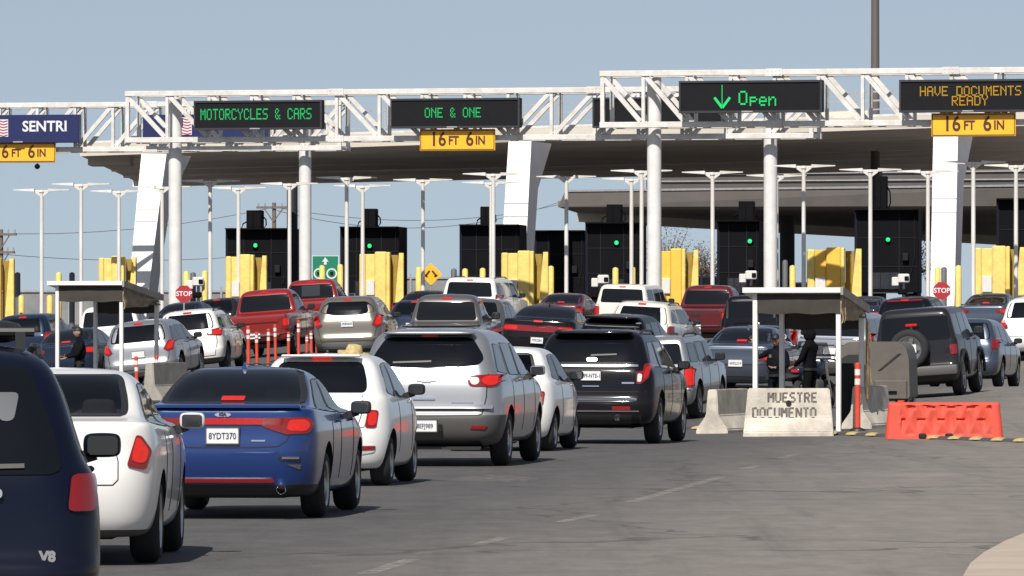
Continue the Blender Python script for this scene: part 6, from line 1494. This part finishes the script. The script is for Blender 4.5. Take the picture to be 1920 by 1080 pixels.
# ------------------------------------------------------------------ delineator posts
def delineator(px, yt, yb, s, label, lean=0., first=[None]):
    p = P(px, yb, s); g = gz(p.x, p.y); h = (yb - yt) / s + (p.z - g); r = .042 if h < 1.05 else .05
    e = empty('delineator_post', (p.x, p.y, g), 0, label, 'delineator post', 'orange delineator posts')
    mb = MB(); mb.cyl((0, 0, 0), (0, 0, h - .03), r, n=14); mb.lathe([(h - .03, r), (h - .005, r * .8), (h, .001)], 'Z', 14); t_ = mb.build('tube', ORANGE, e, smooth=True)
    for z in (h * .86, h * .72): mb = MB(); mb.cyl((0, 0, z - h * .045), (0, 0, z + h * .045), r + .003, n=14, cap=False); mb.cyl((0, 0, z - h * .045), (0, 0, z + h * .045), r - .002, n=14, cap=False); mb.build('reflective_band', BANDW, t_, smooth=True)
    mb = MB(); mb.lathe([(0, .15), (.03, .14), (.05, .07), (.06, r)], 'Z', 16); mb.build('base', BLACK, e, smooth=True)
    e.rotation_euler = (R(lean * .6), R(lean), 0); return e
delineator(1608, 680, 817, 107, 'tall slim orange post in front of the right shed')
for i, (px, yt, yb, s, lab) in enumerate(((466, 611, 690, 71, 'first orange post of the cluster, beside the white compact SUV'), (482, 622, 690, 71, 'second orange post of the cluster, slightly shorter'), (503, 616, 690, 72, 'third orange post of the cluster'), (517, 608, 684, 70, 'fourth orange post of the cluster, taller'), (541, 622, 675, 69, 'short orange post in front of the bright red pickup side'), (560, 600, 672, 68, 'orange post right of the short one'),
      (584, 620, 672, 67, 'orange post near the red pickup front wheel'), (594, 630, 672, 67, 'orange post left of the beige crossover'), (620, 596, 668, 68, 'orange post in front of the left end of the beige crossover'), (673, 592, 662, 68, 'orange post in front of the plate of the beige crossover'), (724, 589, 646, 66, 'orange post right of the beige crossover'), (257, 668, 730, 84, 'orange post behind the white sedan roof'), (294, 666, 735, 84, 'orange and yellow post at the right leg of the left shed'), (575, 628, 674, 66, 'low orange post amid the cluster'))):
    delineator(px, yt, yb, s, lab, lean=random.uniform(-1.5, 1.5))

# ------------------------------------------------------------------ speed bump strip with yellow dots
pts = [ground_px(px, py) for px, py in ((1020, 800), (1200, 803), (1400, 808), (1560, 815), (1740, 823), (1935, 830))]
def along(t):
    t *= len(pts) - 1; i = min(int(t), len(pts) - 2); return pts[i].lerp(pts[i + 1], t - i)
ea, eb = [], []
for i in range(41):
    q = along(i / 40); ea.append((q.x, q.y - .35)); eb.append((q.x, q.y + .35))
V = []; Fs = []
for i in range(41):
    q = along(i / 40)
    for k in range(7): 
        t = k / 6; V.append((q.x, q.y - .3 + .6 * t, gz(q.x, q.y - .3 + .6 * t) + .004 + .05 * math.sin(math.pi * t)))
for i in range(40):
    for k in range(6): Fs.append((i * 7 + k, (i + 1) * 7 + k, (i + 1) * 7 + k + 1, i * 7 + k + 1))
mb = MB(); mb.add(V, Fs); tag(mb.build('speed_bump', mat('bump_rubber', (.06, .056, .053), rough=.85, var=.3, vscale=3), smooth=True), 'low dark speed bump strip across the road in front of the barriers', 'speed bump')
YMARK = mat('yellow_mark', (.42, .32, .14), rough=.7, var=.35, vscale=6)
n = 24
for i in range(n):
    q = along((i + .5) / n); mb = MB(); mb.lathe([(.0, .15), (.03, .12), (.05, .05), (.052, .001)], 'Z', 10); o = mb.build('road_stud', YMARK, loc=(q.x, q.y - .18, gz(q.x, q.y - .18) + .02), smooth=True); o.scale = (1, .8, 1); tag(o, 'worn yellow stud in the row along the dark speed bump', 'road stud', 'yellow studs along the speed bump')

# ------------------------------------------------------------------ taupe tarp-covered cart behind the right shed, dark cover
p = P(1640, 770, 100); g = gz(p.x, p.y); e = empty('covered_cart', (p.x, p.y, g), -R(8), 'taupe canvas-covered cart with a diagonal slit behind the right shed', 'cart')
prof = [(-.70, .35), (-.70, 1.05), (-.62, 1.34), (-.50, 1.42), (.45, 1.42), (.58, 1.34), (.64, 1.1), (.66, .35)]
prof = [(x * 1.0, z) for x, z in rounded(prof, .08, 3)]
mb = MB(); mb.prism([(x, 0, z) for x, z in prof], (0, 1.9, 0)); mb.build('canvas_cover', GREYTARP, e, smooth=True, ang=25)
mb = MB(); mb.prism([(-.66, -.012, .5), (-.18, -.012, .5), (-.16, -.012, .95), (-.3, -.012, 1.18), (-.5, -.012, 1.18), (-.64, -.012, 1.1)], (0, .02, 0)); mb.build('opening_shade', BLACK, e)  # flat black panel painting the shade inside the cover's opening
mb = MB(); mb.prism([(.06, -.014, .88), (.12, -.014, .89), (.50, -.014, 1.20), (.44, -.014, 1.20)], (0, .02, 0)); mb.build('cover_slit', BLACK, e)
mb = MB(); mb.box((.30, -.03, .52), (.62, .05, .36), bev=.02); mb.build('side_box', GREYTARP, e); mb = MB(); mb.bar((.15, -.07, .48), (.42, -.07, .48), .04); mb.build('latch', BOOTH, e)
tm, rm = wheel_meshes(.29, 'five')
for x in (-.55, .5):
    for y in (.3, 1.6):
        w = bpy.data.objects.new('wheel', tm); w.location = (x, y, .29); link(w, e); link(bpy.data.objects.new('rim', rm), w)
mb = MB(); mb.box((0, .95, .36), (1.2, 1.7, .1)); mb.build('chassis', BLACK, e)
# standing black cover (draped stand) in the shed doorway
p = P(1586, 808, 105); g = gz(p.x, p.y); e = empty('covered_stand', (p.x, p.y, g), 0, 'narrow black-draped stand in the doorway right of the stencilled barrier', 'stand')
V = []; Fs = []; nz, na = 14, 28; rd = random.Random(4)
for j in range(nz + 1):
    t = j / nz; z = .06 + 1.1 * t; rr = .155 + .02 * math.sin(t * 9) - .05 * max(0, t - .8) * 4
    for k in range(na):
        a = 2 * math.pi * k / na; f = 1 + .09 * math.sin(a * 5 + t * 2) + .05 * math.sin(a * 9 + 1 + t * 5); V.append((math.cos(a) * rr * f, math.sin(a) * rr * f * .8, z))
for j in range(nz):
    for k in range(na): Fs.append((j * na + k, j * na + (k + 1) % na, (j + 1) * na + (k + 1) % na, (j + 1) * na + k))
Fs.append(tuple(range(na))); Fs.append(tuple(nz * na + k for k in range(na))[::-1]); mb = MB(); mb.add(V, Fs); mb.build('drape', mat('black_drape', (.008, .008, .009), rough=.8), e, smooth=True)
for x in (-.08, .09): mb = MB(); mb.box((x, -.03, .03), (.1, .2, .07), bev=.03, seg=2); mb.build('foot', BLACK, e, smooth=True)

# ------------------------------------------------------------------ people
SKIN = mat('skin', (.30, .17, .115), rough=.55, var=.1, vscale=8); UNIFORM = mat('navy_uniform', (.0045, .005, .010), rough=.9, spec=.1, bump=.8, bscale=9, var=.3, vscale=8); HOOD = mat('black_hoodie', (.005, .005, .006), rough=.95, spec=.1, bump=.8, bscale=8, var=.3, vscale=6); HAIR = mat('dark_hair', (.01, .008, .007), rough=.6)
def skin_obj(name, verts, edges, radii, m, parent, root=0, sub=1):
    me = bpy.data.meshes.new(name); me.from_pydata(verts, edges, []); o = bpy.data.objects.new('tmp', me); COL.objects.link(o)
    md = o.modifiers.new('k', 'SKIN'); md.use_smooth_shade = True; md.branch_smoothing = .4
    for i, sv in enumerate(me.skin_vertices[0].data):
        r = radii[i]; sv.radius = r if isinstance(r, tuple) else (r, r); sv.use_root = (i == root)
    sb = o.modifiers.new('s', 'SUBSURF'); sb.levels = sub; sb.render_levels = sub
    e_ = eval_mesh(o, name); e_.name = name; bpy.data.objects.remove(o); e_.materials.clear(); e_.materials.append(m); e_.polygons.foreach_set('use_smooth', [True] * len(e_.polygons))
    return link(bpy.data.objects.new(name, e_), parent)
def hand(base, d, n_, parent, curl=.35):
    """palm and five bent fingers; d = pointing direction, n_ = palm normal"""
    d = Vector(d).normalized(); n_ = (Vector(n_) - d * Vector(n_).dot(d)).normalized(); s_ = d.cross(n_).normalized(); b = Vector(base)
    V = [b, b + d * .05, b + d * .095]; E = [(0, 1), (1, 2)]; Rr = [(.026, .018), (.038, .015), (.040, .013)]
    for i, (off, ln) in enumerate(((-.030, .060), (-.010, .074), (.011, .070), (.030, .054))):
        q = b + d * .098 + s_ * off; k0 = len(V); V.append(q); E.append((2, k0)); Rr.append(.010); dd = d.copy(); prev = k0
        for j in range(3):
            dd = (dd + n_ * curl * (.6 + .4 * j)).normalized(); q = q + dd * ln * (.42 - .06 * j); V.append(q); E.append((prev, len(V) - 1)); prev = len(V) - 1; Rr.append(.009 - .001 * j)
    q = b + d * .03 - s_ * .036; V.append(q); E.append((1, len(V) - 1)); Rr.append(.013); q2 = q + (d * .7 - s_ * .7 + n_ * .4).normalized() * .04; V.append(q2); E.append((len(V) - 2, len(V) - 1)); Rr.append(.011); V.append(q2 + (d * .9 - s_ * .2 + n_ * .5).normalized() * .032); E.append((len(V) - 2, len(V) - 1)); Rr.append(.009)
    return skin_obj('hand', [tuple(v) for v in V], E, Rr, SKIN, parent, 0, 1)
def person(px, yhead, s, label, face, arms, H_=1.74, top=UNIFORM, hair=HAIR, cap=None, hood=False, bulk=1.):
    """face: world heading the person looks at (deg clockwise from +Y); arms: (elbow,wrist) for right and left in the body frame (x right, y front)"""
    p = P(px, yhead, s); g = gz(p.x, p.y); k = H_ / 1.74; e = empty('person', (p.x, p.y, g), -R(face), label, 'person')
    V = [(0, 0, .96), (0, .0, 1.10), (0, .01, 1.28), (0, .0, 1.42), (0, .01, 1.50), (0, .03, 1.56)]; E = [(0, 1), (1, 2), (2, 3), (3, 4), (4, 5)]; Rr = [(.165 * bulk, .115 * bulk), (.155 * bulk, .11 * bulk), (.175 * bulk, .12 * bulk), (.13, .085), (.058, .06), (.055, .06)]
    for sg, (el, wr) in zip((1, -1), arms):
        sh = len(V); V += [(sg * .19, -.01, 1.40), el, wr]; E += [(3, sh), (sh, sh + 1), (sh + 1, sh + 2)]; Rr += [.066 * bulk, .052 * bulk, .036]
    for sg in (1, -1):
        q = len(V); V += [(sg * .095, 0, .88), (sg * .105, .02, .50), (sg * .11, -.02, .10), (sg * .115, .13, .045)]; E += [(0, q), (q, q + 1), (q + 1, q + 2), (q + 2, q + 3)]; Rr += [.095 * bulk, .066, .048, (.045, .035)]
    if hood: Rr[3] = (.15, .11); Rr[4] = (.10, .105); Rr[5] = (.085, .09)
    V = [tuple(Vector(v) * k) for v in V]; body = skin_obj('body', V, E, Rr, top, e, 0, 2)
    c = Vector((0, .035, 1.635)) * k
    # head with face
    bm = bmesh.new(); bmesh.ops.create_uvsphere(bm, u_segments=24, v_segments=18, radius=1.)
    for v in bm.verts:
        x, y, z = v.co; fy = max(0, y); q = Vector((x * .075, y * .096, z * .118))
        if z < -.2: q.x *= 1 - .28 * min(1, (-.2 - z) * 1.1); q.y *= 1 - .12 * (-.2 - z)
        if fy > .5:
            q.y += .022 * math.exp(-((x / .17) ** 2 + ((z + .12) / .22) ** 2)) - .010 * math.exp(-(((abs(x) - .38) / .18) ** 2 + ((z - .08) / .12) ** 2)) + .006 * math.exp(-((x / .35) ** 2 + ((z + .52) / .08) ** 2)) - .004 * math.exp(-((x / .3) ** 2 + ((z + .46) / .03) ** 2)) + .008 * math.exp(-((x / .3) ** 2 + ((z + .85) / .18) ** 2))
        v.co = q
    bm.transform(Matrix.Translation(c)); me = bpy.data.meshes.new('head'); bm.to_mesh(me); bm.free(); me.materials.append(SKIN); me.polygons.foreach_set('use_smooth', [True] * len(me.polygons)); hd = link(bpy.data.objects.new('head', me), e)
    for sg in (1, -1):
        rbox('ear', c + Vector((sg * .075, -.005, -.005)), (.02, .045, .062), SKIN, hd, bev=.4, sub=1)
        mb = MB(); mb.lathe([(0, .001), (-.003, .008), (-.010, .011), (-.016, .001)], 'Y', 10, c=c + Vector((sg * .029, .097, .012))); mb.build('eye', mat('eye_dark', (.02, .015, .012), rough=.2), hd, smooth=True)
    mb = MB(); mb.tube([c + Vector((x, .094 - abs(x) * .35, -.055)) for x in (-.024, -.012, 0, .012, .024)], .004, 6); mb.build('mouth', mat('lips', (.20, .08, .07), rough=.5), hd)
    bm = bmesh.new(); bmesh.ops.create_uvsphere(bm, u_segments=22, v_segments=14, radius=1.)
    for v in bm.verts:
        x, y, z = v.co; lim = .25 if y > .1 else -.55 + .5 * max(0, y + .3)
        z2 = max(z, lim); v.co = Vector((x * .083, y * .103, z2 * .127)) if not hood else Vector((x * .11, y * .125 - .02, max(z, -.8) * .14))
    bm.transform(Matrix.Translation(c + Vector((0, -.006, .004)))); me = bpy.data.meshes.new('hair'); bm.to_mesh(me); bm.free(); me.materials.append(top if hood else hair); me.polygons.foreach_set('use_smooth', [True] * len(me.polygons)); link(bpy.data.objects.new('hood' if hood else 'cap' if cap else 'hair', me), e)
    if cap:
        mb = MB(); mb.prism([c + Vector((x, y, .035)) for x, y in ((-.07, .07), (-.06, .15), (0, .175), (.06, .15), (.07, .07))], (0, 0, .008)); mb.build('cap_peak', cap, e)
    for (el, wr), sg in zip(arms, (1, -1)):
        d = (Vector(wr) - Vector(el)).normalized(); hand(Vector(wr) * k + d * .01, d, Vector((-sg * .4, .9, .3)) if abs(d.y) < .9 else Vector((0, 0, -1)), e)
    if not hood:
        bm = bmesh.new(); bmesh.ops.create_uvsphere(bm, u_segments=20, v_segments=12, radius=1.)
        for v in bm.verts: v.co = Vector((v.co.x * .205 * (1 - .12 * max(0, v.co.z)), v.co.y * .148, max(-.8, min(.85, v.co.z)) * .26)) + Vector((0, .005, 1.23))
        bm.transform(Matrix.Scale(k, 4)); me = bpy.data.meshes.new('vest'); bm.to_mesh(me); bm.free(); me.materials.append(mat('duty_vest', (.006, .006, .008), rough=.85, spec=.1, bump=.6, bscale=25)); me.polygons.foreach_set('use_smooth', [True] * len(me.polygons)); link(bpy.data.objects.new('vest', me), e)
        mb = MB(); mb.box((.07 * k, .152 * k, 1.33 * k), (.05, .012, .06), bev=.004); mb.build('badge', mat('badge_grey', (.3, .29, .26), rough=.3, metal=.8), e)
        for x in (-.15, .16): mb = MB(); mb.box((x * k, .06, .93 * k), (.06, .09, .14), bev=.012); mb.build('belt_pouch', BLACK, e)
    # belt
    mb = MB(); mb.lathe([(.93 * k, .17 * bulk), (.98 * k, .172 * bulk)], 'Z', 24); o = mb.build('belt', BLACK, e); o.scale = (1, .78, 1)
    return e, k
person(149, 625, 84, 'officer in dark navy uniform standing inside the left shed', 250, [((.25, .10, 1.14), (.10, .30, 1.10)), ((-.24, .12, 1.14), (-.06, .30, 1.08))], H_=1.74, bulk=1.05)
person(1456, 648, 101, 'officer in navy uniform and cap raising an open hand inside the right shed', 205, [((.36, .06, 1.30), (.42, .16, 1.56)), ((-.27, .08, 1.14), (-.12, .28, 1.12))], cap=UNIFORM, H_=1.66)
person(1519, 645, 98, 'person in a black hooded jacket standing beside the officer in the right shed', 300, [((.25, .10, 1.14), (.12, .32, 1.12)), ((-.25, .08, 1.14), (-.10, .30, 1.02))], top=HOOD, hood=True, H_=1.68, bulk=1.1)

# ------------------------------------------------------------------ parked motorcycle glimpsed behind the people in the right shed
p = P(1500, 700, 95); g = gz(p.x, p.y); e = empty('motorcycle', (p.x, p.y, g), -R(24), 'dark motorcycle with chrome mirrors standing behind the people in the right shed', 'motorcycle')
for y, nm in ((0, 'wheel'), (1.45, 'wheel')):
    mb = MB(); mb.lathe([(-.06, .24), (-.07, .29), (-.03, .325), (.03, .325), (.07, .29), (.06, .24), (-.06, .24)], 'X', 32, c=(0, y, .325)); w = mb.build(nm, RUBBER, e, smooth=True)
    mb = MB(); mb.lathe([(-.03, .24), (-.035, .21), (.035, .21), (.03, .24)], 'X', 32, c=(0, y, .325))
    for q in range(5): a = 2 * math.pi * q / 5; mb.bar((0, y, .325), (0, y + .22 * math.cos(a), .325 + .22 * math.sin(a)), .03)
    mb.build('rim', CHROME, w)
mb = MB(); mb.tube([(0, 0, .36), (0, .45, .48), (0, .95, .62), (0, 1.15, .95)], .045, 8); mb.build('frame', BLACK, e, smooth=True)
rbox('fuel_tank', (0, .82, .86), (.32, .52, .26), DBLUE, e, bev=.35, sub=2); rbox('seat', (0, .28, .80), (.30, .62, .12), BLACK, e, bev=.35, sub=2); rbox('engine', (0, .70, .48), (.36, .46, .36), DARKGREY, e, bev=.2, sub=1); rbox('tail_fairing', (0, -.08, .82), (.24, .36, .16), DBLUE, e, bev=.35, sub=1)
mb = MB(); mb.box((0, -.27, .82), (.16, .03, .06), bev=.01); mb.build('tail_light', REDDIM, e)
for sg in (1, -1):
    mb = MB(); mb.tube([(sg * .09, 1.12, 1.0), (sg * .09, 1.45, .325)], .03, 8); mb.build('fork_leg', CHROME, e, smooth=True)
    mb = MB(); mb.tube([(sg * .3, 1.1, 1.06), (sg * .34, 1.12, 1.28)], .01, 6); mb.lathe([(-.03, .001), (-.02, .06), (.0, .065), (.01, .05)], 'Y', 14, c=(sg * .35, 1.12, 1.32)); mb.build('mirror', CHROME, e, smooth=True)
mb = MB(); mb.tube([(-.38, 1.0, 1.02), (-.2, 1.12, 1.06), (.2, 1.12, 1.06), (.38, 1.0, 1.02)], .018, 8); mb.build('handlebar', BLACK, e, smooth=True)
mb = MB(); mb.add([(-.18, 1.25, 1.05), (.18, 1.25, 1.05), (.13, 1.12, 1.38), (-.13, 1.12, 1.38), (-.18, 1.258, 1.05), (.18, 1.258, 1.05), (.13, 1.128, 1.38), (-.13, 1.128, 1.38)], [(0, 1, 2, 3), (7, 6, 5, 4), (0, 4, 5, 1), (1, 5, 6, 2), (2, 6, 7, 3), (3, 7, 4, 0)]); mb.build('windscreen', SEEGLASS, e)
mb = MB(); mb.lathe([(0, .001), (.02, .085), (-.08, .09), (-.12, .05)], 'Y', 18, c=(0, 1.34, .98)); mb.build('headlight', CHROME, e, smooth=True)
